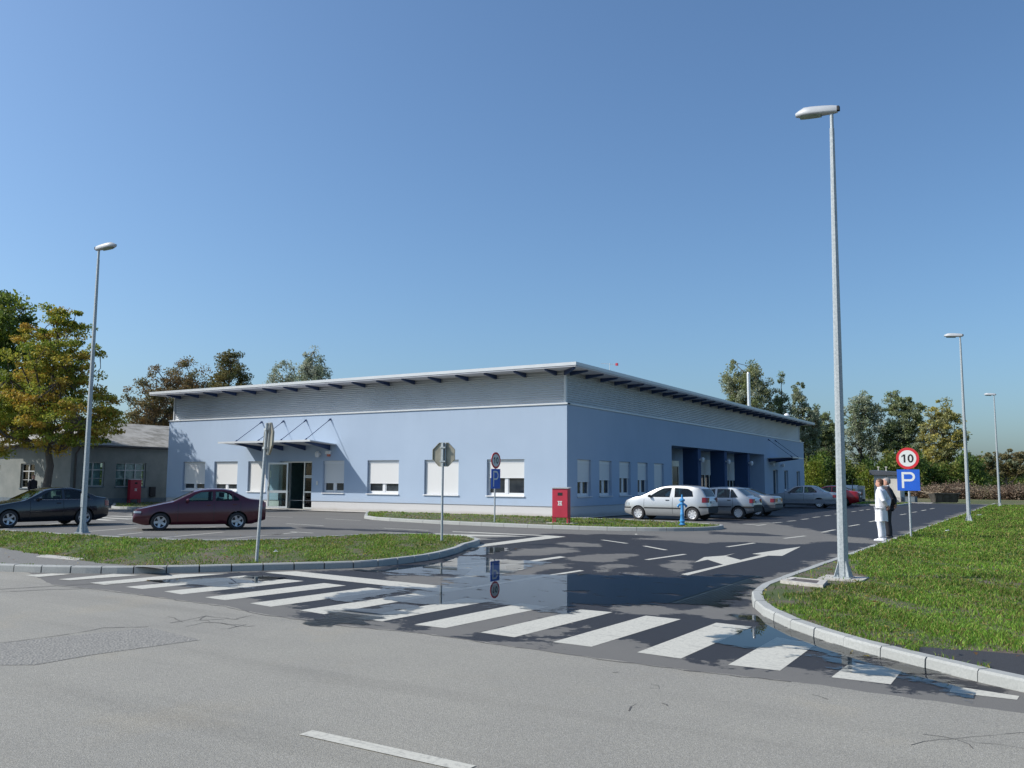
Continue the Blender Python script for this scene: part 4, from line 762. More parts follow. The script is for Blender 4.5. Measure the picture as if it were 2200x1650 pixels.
def stop_sign(loc, rz, label, h=2.35, lean=0):
    """plate faces local -y, post and ribs behind at +y"""
    t = thing('octagonal_sign', label, 'traffic sign', loc, rz, 'octagonal signs seen from behind'); t.rotation_euler = (0, 0, rz)
    t.rotation_euler = (Matrix.Rotation(lean, 3, Vector((-.52, .85, 0)))@Matrix.Rotation(rz, 3, 'Z')).to_euler() if lean else (0, 0, rz)
    R_ = .31/math.cos(math.pi/8); oc = [(R_*math.cos(math.pi/8+k*math.pi/4), R_*math.sin(math.pi/8+k*math.pi/4)+h) for k in range(8)]
    MB().tube([(0,.065,-.05),(0,.065,h+.3)], .03, 12).build('post', M['galv'], t, smooth=True)
    p = MB().prism(oc, -.004, .004, lambda u, v, w: (u, w, v)).build('plate', M['signback'], t)
    MB().prism([(u*.985, (v-h)*.985+h) for u, v in oc], -.0065, -.0045, lambda u, v, w: (u, w, v)).build('plate_face', M['signred'], p)
    m = MB()
    for k in range(8):
        a, b = oc[k], oc[(k+1) % 8]; ca = lambda q: (q[0]*.955, (q[1]-h)*.955+h)
        for z0_ in (0,): m.add([(a[0],.004,a[1]),(b[0],.004,b[1]),(b[0],.03,b[1]),(a[0],.03,a[1]),(ca(a)[0],.004,ca(a)[1]),(ca(b)[0],.004,ca(b)[1]),(ca(b)[0],.03,ca(b)[1]),(ca(a)[0],.03,ca(a)[1])], [(0,1,2,3),(7,6,5,4),(2,6,7,3),(1,5,6,2),(0,3,7,4)])
    m.build('rim', M['signback'], p)
    for x in (-.055, .055): MB().box((x-.016,.004,h-.3),(x+.016,.04,h+.3)).build('rib', M['galv'], t)
    for z in (h-.18, h+.18): MB().box((-.075,.04,z-.02),(.075,.1,z+.02)).build('clamp', M['galv'], t)
    return t
x, y = G(951, 1161, .12); stop_sign((x, y, .1), math.radians(180+14), 'back of grey octagonal sign seen almost face on, at tip of grass island', 2.22)
x, y = G(558.5, 1205, .12); stop_sign((x, y, .1), math.atan2(.5, .86)*-1+math.radians(180)+math.radians(2), 'grey octagonal sign seen edge on, on slightly leaning post in grass island', 2.33, math.radians(2.3))
# ================================================================ OBJECTS AT THE FAR END
kx, ky = far(1910, 85); A = thing('transformer_kiosk', 'beige flat roofed utility kiosk behind the two standing men', 'kiosk', (kx, ky, -.02), math.radians(-4)); w, d, h = 1.08, .9, 2.35
MB().box((-w,-d,0),(w,d,.42)).build('base', M['concrete'], A); MB().box((-w+.02,-d+.02,.42),(w-.02,d-.02,h)).build('wall', M['greybox'], A, bevel=.01)
m = MB(); m.add([(-w-.28,-d-.25,h),(w+.28,-d-.25,h),(w+.28,d+.25,h),(-w-.28,d+.25,h),(-w-.28,-d-.25,h+.42),(w+.28,-d-.25,h+.22),(w+.28,d+.25,h+.26),(-w-.28,d+.25,h+.46)], [(0,3,2,1),(4,5,6,7),(0,1,5,4),(1,2,6,5),(2,3,7,6),(3,0,4,7)]); m.build('roof', M['slate'], A)
for x in (-.85, -.2): MB().tube([(x,0,h+.3),(x,0,h+.7)], .05, 8).box((x-.09,-.09,h+.66),(x+.09,.09,h+.74)).build('vent_pipe', M['greybox'], A)
MB().box((-.02,-d-.0,.5),(.0,-d+.025,h-.05)).build('door_seam', M['gutter'], A)
MB().box((w+.35,-.8,.02),(w+1.1,.4,.5)).build('side_step', M['oldplinth'], A)
gx, gy = far(1840, 82); A = thing('generator_unit', 'white generator enclosure with yellow label beside the red car', 'generator', (gx, gy, -.02), math.radians(6))
MB().box((-1.0,-.6,.1),(.62,.6,.28)).build('skid', M['black'], A); m = MB().prism([(-.6,.28),(.6,.28),(.6,1.2),(.42,1.45),(-.42,1.45),(-.6,1.2)], -1.0, .1, lambda y, z, x: (x, y, z)); m.build('enclosure', M['whitebox'], A, bevel=.015)
MB().box((.11,-.58,.28),(.62,.58,1.4)).build('end_module', M['greybox'], A, bevel=.01); MB().box((-.28,-.606,.95),(-.1,-.601,1.1)).build('warning_label', M['yellow'], A)
for k in range(4): MB().box((.2+.09*k,-.586,.6),(.24+.09*k,-.581,1.1)).build('louvre', M['dark'], A)
m = MB(); m.tube([(-.6,-.9,0),(-.6,-.9,1.95),(.7,-.9,1.95),(.7,-.9,0)], .035, 6); A2 = m.build('frame_rail', M['gutter']); A2.location = (gx+.1, gy, 0); A2.rotation_euler.z = math.radians(20); tag(A2, 'thin dark steel goalpost frame in front of the white generator', 'frame')
bx, by = far(2026, 84); A = thing('waste_skip', 'dark open top steel skip on grass at the road end', 'skip', (bx, by, -.02), math.radians(28)); w = 1.0
m = MB(); o = [(-.86,-.5,.05),(.86,-.5,.05),(.86,.5,.05),(-.86,.5,.05)]; tt = [(-1.05,-.68,.8),(1.05,-.68,.8),(1.05,.68,.8),(-1.05,.68,.8)]; i_ = [(x*.95,y*.95,.8) for x,y,z in tt]; ib = [(x*.95,y*.95,.1) for x,y,z in o]
m.add(o+tt+i_+ib, [(0,3,2,1)]+[(k,(k+1)%4,4+(k+1)%4,4+k) for k in range(4)]+[(4+k,4+(k+1)%4,8+(k+1)%4,8+k) for k in range(4)]+[(8+k,8+(k+1)%4,12+(k+1)%4,12+k) for k in range(4)]+[(12,13,14,15)]); m.build('body', M['skip'], A, fix=False)
MB().box((-1.1,-.74,.77),(1.1,-.68,.86)).build('rim', M['skip'], A)
for x in (-.9,-.3,.3,.9): MB().add([(x-.03,-.56,.1),(x+.03,-.56,.1),(x+.03,-.74,.78),(x-.03,-.74,.78),(x-.03,-.48,.1),(x+.03,-.48,.1),(x+.03,-.64,.78),(x-.03,-.64,.78)], [(0,1,2,3),(4,7,6,5),(0,3,7,4),(1,5,6,2),(0,4,5,1),(3,2,6,7)]).build('stiffener', M['skip'], A)
flat('end_pavement', [(-16,80.2),(-8.6,80.2),(-8.6,84),(-16,84)], -.02, M['concrete'])
# ================================================================ CARS
def interp(tab, s):
    if s <= tab[0][0]: return tab[0][1]
    for (a, u), (b, v) in zip(tab, tab[1:]):
        if s <= b: return u+(v-u)*(s-a)/(b-a)
    return tab[-1][1]
class Car:
    def __init__(c, **k): c.__dict__.update(k)
    def T(c, s): return interp(c.top, s)
    def plan(c, s): 
        q = min(s/.75, (c.L-s)/.6, 1.0); q = max(q, 0); return c.W/2*(c.nose+(1-c.nose)*math.sin(q*math.pi/2)**.8)
    def zb(c, s): return .19+.10*max(0, 1-s/.35)+.14*max(0, 1-(c.L-s)/.5)
    def zs(c, s): return min(c.belt(s), c.T(s)-.025)
    def belt(c, s): return c.b0+(c.b1-c.b0)*s/c.L
    def hw(c, s, z):
        """outer half width at station s, height z"""
        w = c.plan(s); zb, zs = c.zb(s), c.zs(s)
        if z <= zs:
            t = (z-zb)/(zs-zb); return w*interp([(0,.87),(.12,.955),(.4,1.0),(.62,.995),(.8,.98),(1,.945)], t)
        return w*.945-c.tum*(z-zs)
    def ring(c, s, inset=0, zlo=None):
        zb, zs, T = c.zb(s), c.zs(s), c.T(s)-inset; zs = min(zs, T-.02); pts = []
        if zlo is not None: zb = zlo
        lv = [0,.1,.25,.42,.6,.8,.93,1] 
        for t in lv: z = zb+(zs-zb)*t; pts.append((c.hw(s, z)-inset, z))
        up = T-zs; r = min(.07, up*.5)
        for t in (.35, .7, 1.0): z = zs+(up-r)*t; pts.append((c.hw(s, z)-inset, z))
        we = c.hw(s, T-r)-inset
        pts += [(we-r*.35, T-r*.32), (we-r*1.1, T-r*.08+.0), (we*.6, T+.012), (0, T+.02)]
        return pts
    def loft(c, ss, inset=0, zlo=None, name='loft'):
        m = MB(); rows = []
        for s in ss:
            r = c.ring(s, inset, zlo); x = c.L/2-s; rows.append([(x, y, z) for y, z in r]+[(x, -y, z) for y, z in r[-2::-1]])
        k = len(rows[0]); vs = [p for r in rows for p in r]; n = len(rows)
        fs = [(i*k+j, (i+1)*k+j, (i+1)*k+(j+1) % k, i*k+(j+1) % k) for i in range(n-1) for j in range(k)]; fs += [tuple(range(k)), tuple(range((n-1)*k, n*k))[::-1]]
        return m.add(vs, fs)
def bool_cut(o, cutters):
    for q in cutters:
        md = o.modifiers.new('cut', 'BOOLEAN'); md.operation = 'DIFFERENCE'; md.object = q; md.solver = 'EXACT'
    m = evaluated(o); o.modifiers.clear(); old_m = o.data; o.data = m
    for q in cutters: bpy.data.objects.remove(q)
    return o
def build_car(c, label, loc, heading, paint, group=None, name='parked_car'):
    t = thing(name, label, 'car', loc, heading, group); L, W = c.L, c.W
    ss = sorted(set([0,.02,.06,.12,.2,.3]+[round(x, 3) for x in np.arange(.4, L-.3, .11)]+[L-.25,L-.15,L-.08,L-.03,L]+[p[0] for p in c.top if .3 < p[0] < L-.3]))
    ss2 = [ss[0]]
    for s in ss[1:]:
        if s-ss2[-1] > .012: ss2.append(s)
    body = c.loft(ss2).build('body', None, t)
    cut = []
    for s in c.wheels:
        x = L/2-s
        for sg in (1, -1):
            m = MB(); m.tube([(x, sg*(W/2-.24), c.R), (x, sg*(W/2+.2), c.R)], c.R+.055, 30); cut.append(m.build('c', None, t))
    a, b = c.cabin
    cb = c.loft([a+(b-a)*k/16 for k in range(17)], .055, .5).build('c', None, t); cut.append(cb)
    for poly in c.side: cut.append(MB().prism([(L/2-s, z) for s, z in poly], -1.3, 1.3, lambda u, v, w: (u, w, v)).build('c', None, t))
    for (s0, s1, mg) in c.screens:
        z0, z1 = c.T(s0), c.T(s1); dx, dz = s1-s0, z1-z0; n = Vector((dz, dx)).normalized()*.10; n = Vector((-dz, dx)).normalized()*.11
        # trapezoid following the screen, narrower at the top
        vs = []
        for s, z in ((s0, z0), (s1, z1)):
            w = c.hw(s, z-.06)-mg
            for sg in (-1, 1):
                for q in (-1, 1): vs.append((L/2-(s+n.x*q), sg*w, z+n.y*q))
        cut.append(MB().add(vs, [(0,1,3,2),(4,6,7,5),(0,4,5,1),(2,3,7,6),(0,2,6,4),(1,5,7,3)]).build('c', None, t))
    bool_cut(body, cut); m = body.data; m.materials.clear(); m.materials.append(paint); m.materials.append(M['inner'])
    for p in m.polygons:
        x, y, z = p.center; s = L/2-x; ins = abs(y) < c.hw(min(max(s, 0), L), z)-.035 and z < c.T(s)-.035 and z > c.zb(s)+.03
        p.material_index = 1 if ins or z < c.zb(s)+.01 and p.normal.z < -.5 else 0
    shade(m, 32)
    # glazing
    gm = M[c.glass]
    for poly in c.side:
        for sg in (1, -1):
            g = MB(); pts = [(L/2-s, sg*(c.hw(s, z)-.022), z) for s, z in poly]; cx = np.mean(pts, 0)
            g.poly([tuple(cx+(np.array(p)-cx)*1.03) for p in pts]); g.build('side_window', gm, t, fix=False)
            fr = MB(); n = len(pts)
            for i in range(n):
                p, q = pts[i], pts[(i+1) % n]; o1, o2 = [(v[0], v[1]+sg*.024, v[2]) for v in (p, q)]; i1, i2 = [tuple(np.array((cx[0], v[1]+sg*.0, cx[2]))*.045+np.array(v)*.955+np.array((0, sg*.024, 0))) for v in (p, q)]; fr.poly([o1, o2, i2, i1])
            fr.build('window_trim', M['black'], t, fix=False)
    for k, (s0, s1, mg) in enumerate(c.screens):
        g = MB(); vs = []; ns, ny = 7, 9
        for i in range(ns):
            s = s0+(s1-s0)*(i/(ns-1)*1.04-.02); z = c.T(s)-.012; w = c.hw(s, z-.05)-mg+.03
            for j in range(ny): q = -1+2*j/(ny-1); vs.append((L/2-s, w*q, z+.02*(1-q*q)-.006))
        g.add(vs, [(i*ny+j, i*ny+j+1, (i+1)*ny+j+1, (i+1)*ny+j) for i in range(ns-1) for j in range(ny-1)]); g.build('windscreen' if k == 0 else 'rear_window', gm, t, smooth=True, fix=False)
    # wheels
    for s in c.wheels:
        for sg in (1, -1):
            x, yo = L/2-s, W/2-.012; R = c.R; tw = .19; fn = lambda a, b, z, sg=sg, x=x, yo=yo: (x+a, sg*(yo-z), R+b)
            m = MB(); m.lathe([(.2*R/.3,.19),(R-.03,.19),(R-.006,.17),(R,.12),(R,.07),(R-.006,.02),(R-.03,.0),(R*.68,.0),(R*.66,.03),(.15,.06)], 32, fn); wh = m.build('wheel', M['tyre'], t, smooth=35)
            m = MB(); r0 = R*.665; N = 36; ring = []
            for i in range(N):
                a, b = 2*math.pi*i/N, 2*math.pi*(i+1)/N; q = lambda r, an, z: fn(r*math.cos(an), r*math.sin(an), z); m.poly([q(r0,a,.0),q(r0,b,.0),q(r0*.9,b,.012),q(r0*.9,a,.012)]); m.poly([q(r0*.9,a,.012),q(r0*.9,b,.012),q(r0*.88,b,.07),q(r0*.88,a,.07)])
            ns, hw_ = c.spokes
            for i in range(ns):
                a = 2*math.pi*i/ns+.3*sg+s; ca, sa = math.cos(a), math.sin(a); q = lambda r, w, z: fn(r*ca-w*sa, r*sa+w*ca, z)
                w0, w1 = hw_*R, hw_*R*c.flare; m.add([q(.02,-w0,.03),q(.02,w0,.03),q(r0*.95,w1,.008),q(r0*.95,-w1,.008),q(.02,-w0,.055),q(.02,w0,.055),q(r0*.95,w1,.035),q(r0*.95,-w1,.035)], [(0,1,2,3),(7,6,5,4),(0,4,5,1),(1,5,6,2),(2,6,7,3),(3,7,4,0)])
            m.lathe([(.001,.012),(.045,.014),(.06,.03),(.06,.06)], 14, fn); m.build('rim', M[c.rimmat], wh, fix=False); MB().lathe([(.001,.072),(r0*.92,.07),(r0*.9,.1)], 24, fn).build('brake', M['black'], wh)
    # lights
    for sg in (1, -1):
        for nm, mat, s0, s1, z0, z1, out in (('headlight', M['lens'], *c.head), ('tail_light', M['tail'], *c.tail)):
            front = nm == 'headlight'; m = MB(); vs = []; na, nz = 7, 4
            for i in range(na):
                for j in range(nz):
                    u = i/(na-1); z = z0+(z1-z0)*j/(nz-1); s = s0+(s1-s0)*u
                    yy = (c.hw(s, z)+.008) ; yy -= 0; vs.append((L/2-s+(.012 if front else -.012), sg*yy, z))
            # extra inner column across the front / rear face
            for j in range(nz): z = z0+(z1-z0)*j/(nz-1); se = s0 if front else s1; vs.append((L/2-se+(.014 if front else -.014), sg*(c.hw(se, z)-out), z))
            fs = [(i*nz+j, (i+1)*nz+j, (i+1)*nz+j+1, i*nz+j+1) for i in range(na-1) for j in range(nz-1)]; e = 0 if front else (na-1)*nz; o = na*nz
            fs += [(e+j, e+j+1, o+j+1, o+j) for j in range(nz-1)]; m.add(vs, fs); m.build(nm, mat, t, smooth=60, fix=False)
    # strips along the body side and bumpers
    def strip(nm, mat, s0, s1, z0, z1, off=.012, wrap=None, n=26):
        ssn = [s0+(s1-s0)*i/(n-1) for i in range(n)]
        def row(sg, rev=False): return [(L/2-s, sg*(c.hw(s, (z0+z1)/2)+off)) for s in (ssn[::-1] if rev else ssn)]
        paths = [row(1), row(-1)] if wrap is None else [row(1, wrap == 'front')+row(-1, wrap == 'rear')]
        for p in paths:
            if wrap: e = len(p)//2; d = off if wrap == 'front' else -off; p = [(x+(d if i in (e-1, e) else 0), y) for i, (x, y) in enumerate(p)]
            m = MB(); vs = [(x, y, z0) for x, y in p]+[(x, y, z1) for x, y in p]+[(x, y*.985, z0-.004) for x, y in p]+[(x, y*.985, z1+.004) for x, y in p]; k = len(p)
            m.add(vs, [(i, i+1, k+i+1, k+i) for i in range(k-1)]+[(k+i, k+i+1, 3*k+i+1, 3*k+i) for i in range(k-1)]+[(2*k+i, 2*k+i+1, i+1, i) for i in range(k-1)]); m.build(nm, mat, t, fix=False)
    for a_ in c.strips: strip(*a_[:6], **(a_[6] if len(a_) > 6 else {}))
    # door seams, handles, mirrors, plates
    for s, z0, z1 in c.seams:
        for sg in (1, -1):
            m = MB(); k = 9; vs = []
            for i in range(k): z = z0+(z1-z0)*i/(k-1); y = sg*(c.hw(s, z)+.0025); vs += [(L/2-s-.006, y, z), (L/2-s+.006, y, z)]
            m.add(vs, [(2*i, 2*i+1, 2*i+3, 2*i+2) for i in range(k-1)]); m.build('door_seam', M['black'], t, fix=False)
    for s, z in c.handles:
        for sg in (1, -1): y = sg*(c.hw(s, z)+.012); MB().box((L/2-s-.08, y-.014, z-.018), (L/2-s+.08, y+.014, z+.018)).build('door_handle', M[c.handlemat] if c.handlemat else paint, t, bevel=.008)
    s, z = c.mirror
    for sg in (1, -1):
        y = sg*(c.hw(s, z)+.09); m = MB(); m.lathe([(.001,-.05),(.055,-.045),(.078,-.0),(.082,.035),(.001,.036)], 14, lambda a, b, w, y=y: (L/2-s-w, y+a*1.25, z+.05+b*.8)); m.tube([(L/2-s, sg*(c.hw(s, z)-.02), z+.0),(L/2-s, y, z+.03)], .025, 6); m.build('wing_mirror', M[c.mirmat] if c.mirmat else paint, t, smooth=True)
    MB().box((L/2+.004, -.26, .36), (L/2+.014, .26, .47)).build('number_plate', M['plate'], t); z = c.platez; MB().box((-L/2-.016, -.26, z), (-L/2-.004, .26, z+.11)).build('number_plate', M['plate'], t)
    MB().box((L/2-.01, -.35, .50), (L/2+.006, .35, .60)).build('grille', M['black'], t)
    # seats
    a, b = c.cabin; xs = L/2-(a+.95), L/2-(a+1.75)
    for y in (.36, -.36):
        m = MB().box((xs[0]-.45, y-.24, .42), (xs[0]+.12, y+.24, .58)); m.add([(xs[0]-.45,y-.23,.55),(xs[0]-.33,y-.23,.55),(xs[0]-.33,y+.23,.55),(xs[0]-.45,y+.23,.55),(xs[0]-.62,y-.2,1.08),(xs[0]-.52,y-.2,1.1),(xs[0]-.52,y+.2,1.1),(xs[0]-.62,y+.2,1.08)], [(0,3,2,1),(4,5,6,7),(0,1,5,4),(1,2,6,5),(2,3,7,6),(3,0,4,7)]); m.box((xs[0]-.66, y-.12, 1.12), (xs[0]-.57, y+.12, 1.28)); m.build('seat', M['seat'], t)
    MB().box((xs[1]-.55, -.58, .45), (xs[1]-.43, .58, .98)).build('rear_seat', M['seat'], t)
    m = MB(); sx = L/2-(a+.5); N = 16
    m.tube([(sx+.02*math.sin(2*math.pi*k/N)*-3, .36+.18*math.cos(2*math.pi*k/N), .86+.16*math.sin(2*math.pi*k/N)) for k in range(N+1)], .014, 6, False); m.build('steering_wheel', M['black'], t)
    if c.aerial:
        s = c.aerial[0]; MB().tube([(L/2-s, 0, c.T(s)+.01), (L/2-s-c.aerial[1], 0, c.T(s)+c.aerial[2])], .006, 5).build('aerial', M['black'], t)
    return t
base = dict(nose=.80, tum=.32, b0=.86, b1=.98, R=.30, glass='carglass', spokes=(5, .11), flare=1.0, rimmat='rim', handlemat=None, mirmat=None, aerial=None, platez=.55, strips=[])
sedan = Car(**{**base, **dict(L=4.39, W=1.74, top=[(0,.50),(.03,.64),(.12,.72),(.5,.81),(1.0,.925),(1.22,.97),(1.95,1.335),(2.2,1.395),(2.5,1.42),(2.9,1.42),(3.2,1.37),(3.75,1.10),(3.9,1.06),(4.2,1.03),(4.33,.99),(4.39,.84)], wheels=(.86,3.40), cabin=(1.35,3.78),
  side=[[(1.62,.985),(1.95,1.21),(2.15,1.31),(2.55,1.335),(2.55,.995)],[(2.64,1.0),(2.64,1.335),(2.98,1.325),(3.2,1.24),(3.22,1.01)],[(3.26,1.012),(3.25,1.22),(3.44,1.07),(3.46,1.02)]], screens=[(1.28,1.93,.07),(3.24,3.74,.1)], head=(.03,.26,.60,.67,.22), tail=(4.2,4.385,.78,.95,.3),
  seams=[(1.42,.3,.93),(2.6,.25,.98),(3.5,.5,.99)], handles=[(2.42,.86),(3.3,.88)], mirror=(1.72,.98), aerial=None, platez=.62, rimmat='rim', spokes=(5,.14), flare=1.0)})
maroon = carpaint('maroon_paint', (.075,.005,.016), .25, .3)
Lx, Ly = G(338, 1144), G(508, 1139)
def place(c, s_front_wheel_xy, rear_xy):
    """near-side wheel contact points -> location and heading; near side is the car's left (+y) side"""
    a, b = Vector(s_front_wheel_xy), Vector(rear_xy); d = (a-b).normalized(); n = Vector((-d.y, d.x)); mid = (a+b)/2; xm = c.L/2-(c.wheels[0]+c.wheels[1])/2; o = mid-d*xm-n*(c.W/2-.1); return (o.x, o.y, 0), math.atan2(d.y, d.x)
def place2(c, p, ang):
    n_ = Vector((-math.cos(YAW)*math.cos(ang)+math.sin(YAW)*math.sin(ang), -math.sin(YAW)*math.cos(ang)-math.cos(YAW)*math.sin(ang))); n2 = Vector((-n_.y, n_.x)); xm = c.L/2-(c.wheels[0]+c.wheels[1])/2; o = Vector(p)-n_*xm-n2*(c.W/2-.1); return (o.x, o.y, 0), math.atan2(n_.y, n_.x)
loc, hd = place2(sedan, G(427, 1139), math.radians(24)); tc_ = build_car(sedan, 'dark maroon four door sedan parked on the left lot in front of the entrance', loc, hd, maroon); tc_.scale = (.93,)*3
audi = Car(**{**base, **dict(L=4.55, W=1.77, b0=.86, b1=1.0, R=.315, top=[(0,.50),(.03,.66),(.12,.72),(.5,.80),(1.1,.91),(1.4,.965),(2.15,1.345),(2.4,1.40),(2.8,1.43),(3.1,1.425),(3.5,1.34),(4.0,1.11),(4.15,1.07),(4.4,1.045),(4.5,1.01),(4.55,.86)], wheels=(.9,3.55), cabin=(1.5,4.0),
  side=[[(1.78,.985),(2.15,1.22),(2.4,1.325),(2.72,1.35),(2.72,1.0)],[(2.82,1.005),(2.82,1.35),(3.15,1.34),(3.45,1.26),(3.72,1.10),(3.76,1.03)]], screens=[(1.46,2.12,.07),(3.5,3.98,.1)], head=(.01,.3,.6,.72,.35), tail=(4.34,4.545,.74,.93,.3),
  seams=[(1.6,.3,.95),(2.77,.25,1.0),(3.7,.55,1.0)], handles=[(2.6,.86),(3.52,.88)], mirror=(1.9,.98), glass='dark_car_glass' if 0 else 'carglass', spokes=(5,.12), flare=1.0, strips=[('chrome_strip', M['chrome'], 1.72, 3.85, .975, .99, dict(off=.0))])})
audi.glass = 'carglass'
loc, hd = place2(audi, G(101, 1131.5), math.radians(50))
blackp = carpaint('black_paint', (.006,.008,.012), .0, .25); ta_ = build_car(audi, 'black four door sedan with chrome window line behind the left street lamp', loc, hd, blackp); ta_.scale = (.92,)*3
silver = carpaint('silver_paint', (.47,.48,.48), .5, .36); silver2 = carpaint('silver_blue_paint', (.27,.30,.33), .5, .36); silver3 = carpaint('pale_silver_paint', (.27,.28,.29), .5, .38)
getz = Car(**{**base, **dict(L=3.81, W=1.66, nose=.80, tum=.26, b0=.88, b1=.98, R=.285, top=[(0,.56),(.03,.76),(.12,.84),(.45,.95),(.85,1.04),(1.5,1.35),(1.75,1.43),(2.1,1.48),(2.6,1.49),(3.1,1.46),(3.4,1.41),(3.55,1.30),(3.72,.98),(3.78,.82),(3.81,.6)], wheels=(.70,3.155), cabin=(1.0,3.66),
  side=[[(1.18,.985),(1.55,1.22),(1.85,1.37),(2.22,1.395),(2.15,.985)],[(2.36,.985),(2.36,1.385),(2.95,1.35),(3.15,1.24),(3.2,1.02)]], screens=[(.92,1.48,.07),(3.50,3.70,.12)], head=(.01,.28,.60,.73,.22), tail=(3.56,3.79,.78,.99,.12),
  seams=[(.98,.3,.9),(2.28,.25,.98)], handles=[(2.05,.86)], mirror=(1.25,.98), handlemat='black', mirmat='black', aerial=(1.8,.55,.22), platez=.74, glass='carglass', rimmat='steelcap', spokes=(7,.10), flare=1.9,
  strips=[('side_moulding', M['black'], 1.0, 2.75, .50, .545), ('bumper_strip', M['black'], 3.45, 3.81, .56, .61, dict(wrap='rear')), ('bumper_strip', M['black'], 0, .35, .50, .55, dict(wrap='front'))])})
build_car(getz, 'small bright silver three door hatchback parked nearest the building corner behind the hydrant', (-16.15+3.81/2, 36.1+.75, 0), math.pi, silver, 'cars parked nose in along the blue building')
fel = Car(**{**base, **dict(L=3.86, W=1.64, nose=.86, tum=.30, b0=.86, b1=.93, R=.28, top=[(0,.50),(.03,.70),(.12,.76),(.6,.86),(1.0,.93),(1.62,1.33),(1.85,1.385),(2.3,1.42),(2.9,1.41),(3.1,1.37),(3.55,1.02),(3.7,.96),(3.82,.9),(3.86,.62)], wheels=(.75,3.2), cabin=(1.15,3.5),
  side=[[(1.3,.93),(1.7,1.27),(2.12,1.33),(2.12,.94)],[(2.22,.94),(2.22,1.33),(2.8,1.325),(2.8,.945)],[(2.84,.945),(2.84,1.32),(2.93,1.30),(3.18,.98),(3.18,.955)]], screens=[(1.06,1.6,.07),(3.14,3.53,.12)], head=(.01,.26,.58,.72,.3), tail=(3.68,3.85,.72,.90,.16),
  seams=[(1.1,.3,.9),(2.17,.25,.93),(2.95,.5,.93)], handles=[(2.02,.84),(2.78,.84)], mirror=(1.4,.94), handlemat='black', mirmat='black', platez=.72, rimmat='steelcap', spokes=(9,.10), flare=1.5,
  strips=[('side_moulding', M['black'], 1.0, 2.9, .52, .56), ('bumper_strip', M['black'], 3.4, 3.86, .50, .57, dict(wrap='rear')), ('bumper_strip', M['black'], 0, .35, .48, .56, dict(wrap='front'))], aerial=(3.0,-.05,.18))})
build_car(fel, 'silver five door hatchback parked second from the building corner', (-11.35-3.86/2, 39.3+.78, 0), math.pi, silver2, 'cars parked nose in along the blue building')
bxc = Car(**{**base, **dict(L=4.25, W=1.67, nose=.86, tum=.30, b0=.84, b1=.92, R=.285, top=[(0,.50),(.03,.66),(.15,.72),(.8,.84),(1.1,.9),(1.75,1.30),(2.0,1.36),(2.5,1.37),(2.75,1.34),(3.65,1.0),(3.85,.985),(4.15,.96),(4.22,.88),(4.25,.6)], wheels=(.85,3.42), cabin=(1.25,3.7),
  side=[[(1.4,.92),(1.85,1.25),(2.3,1.29),(2.3,.93)],[(2.38,.93),(2.38,1.29),(2.72,1.27),(3.3,1.0),(3.3,.945)]], screens=[(1.18,1.73,.07),(2.85,3.6,.12)], head=(.01,.26,.56,.68,.3), tail=(4.02,4.24,.68,.86,.42),
  seams=[(1.25,.3,.88),(2.34,.25,.92)], handles=[(2.2,.84)], mirror=(1.55,.92), handlemat='black', mirmat='black', platez=.70, rimmat='steelcap', spokes=(9,.10), flare=1.4,
  strips=[('bumper_strip', M['slate'], 3.75, 4.25, .42, .56, dict(wrap='rear')), ('bumper_strip', M['slate'], 0, .4, .40, .55, dict(wrap='front'))])})
build_car(bxc, 'old silver fastback hatchback with low sloping rear window, third in the row', (-11.45-4.25/2, 43.3+.8, 0), math.pi, silver3, 'cars parked nose in along the blue building')
merc = Car(**{**base, **dict(L=4.74, W=1.74, nose=.86, tum=.33, b0=.88, b1=.97, R=.31, top=[(0,.55),(.03,.74),(.1,.79),(.8,.88),(1.35,.95),(2.05,1.36),(2.3,1.42),(2.8,1.445),(3.15,1.43),(3.4,1.38),(3.95,1.07),(4.1,1.03),(4.6,.98),(4.7,.93),(4.74,.66)], wheels=(.88,3.68), cabin=(1.5,3.95),
  side=[[(1.66,.95),(2.08,1.28),(2.3,1.36),(2.66,1.37),(2.66,.97)],[(2.75,.97),(2.75,1.37),(3.2,1.345),(3.52,1.1),(3.55,1.0)]], screens=[(1.42,2.03,.07),(3.42,3.92,.1)], head=(.01,.2,.6,.75,.35), tail=(4.5,4.73,.68,.86,.35),
  seams=[(1.5,.3,.93),(2.7,.25,.97)], handles=[(2.5,.86),(3.38,.88)], mirror=(1.8,.96), platez=.62, glass='carglass', spokes=(8,.09), flare=1.5, rimmat='steelcap', strips=[('side_cladding', plain('grey_cladding', (.20,.22,.25), .4, .2), .0, 4.7, .30, .56, dict(off=.006))])})
build_car(merc, 'silver blue four door saloon with grey lower cladding, half hidden by nearest lamp post', (-11.75-4.74/2, 59.2+.85, 0), math.pi, silver2, 'cars parked nose in along the blue building')
redp = carpaint('red_paint', (.32,.006,.012), .3); redc = Car(**{**sedan.__dict__, 'glass': 'carglass'})
build_car(redc, 'red sedan parked last in the row beside the white generator', (-11.6-4.39/2, 66.8, 0), math.pi, redp, 'cars parked nose in along the blue building')
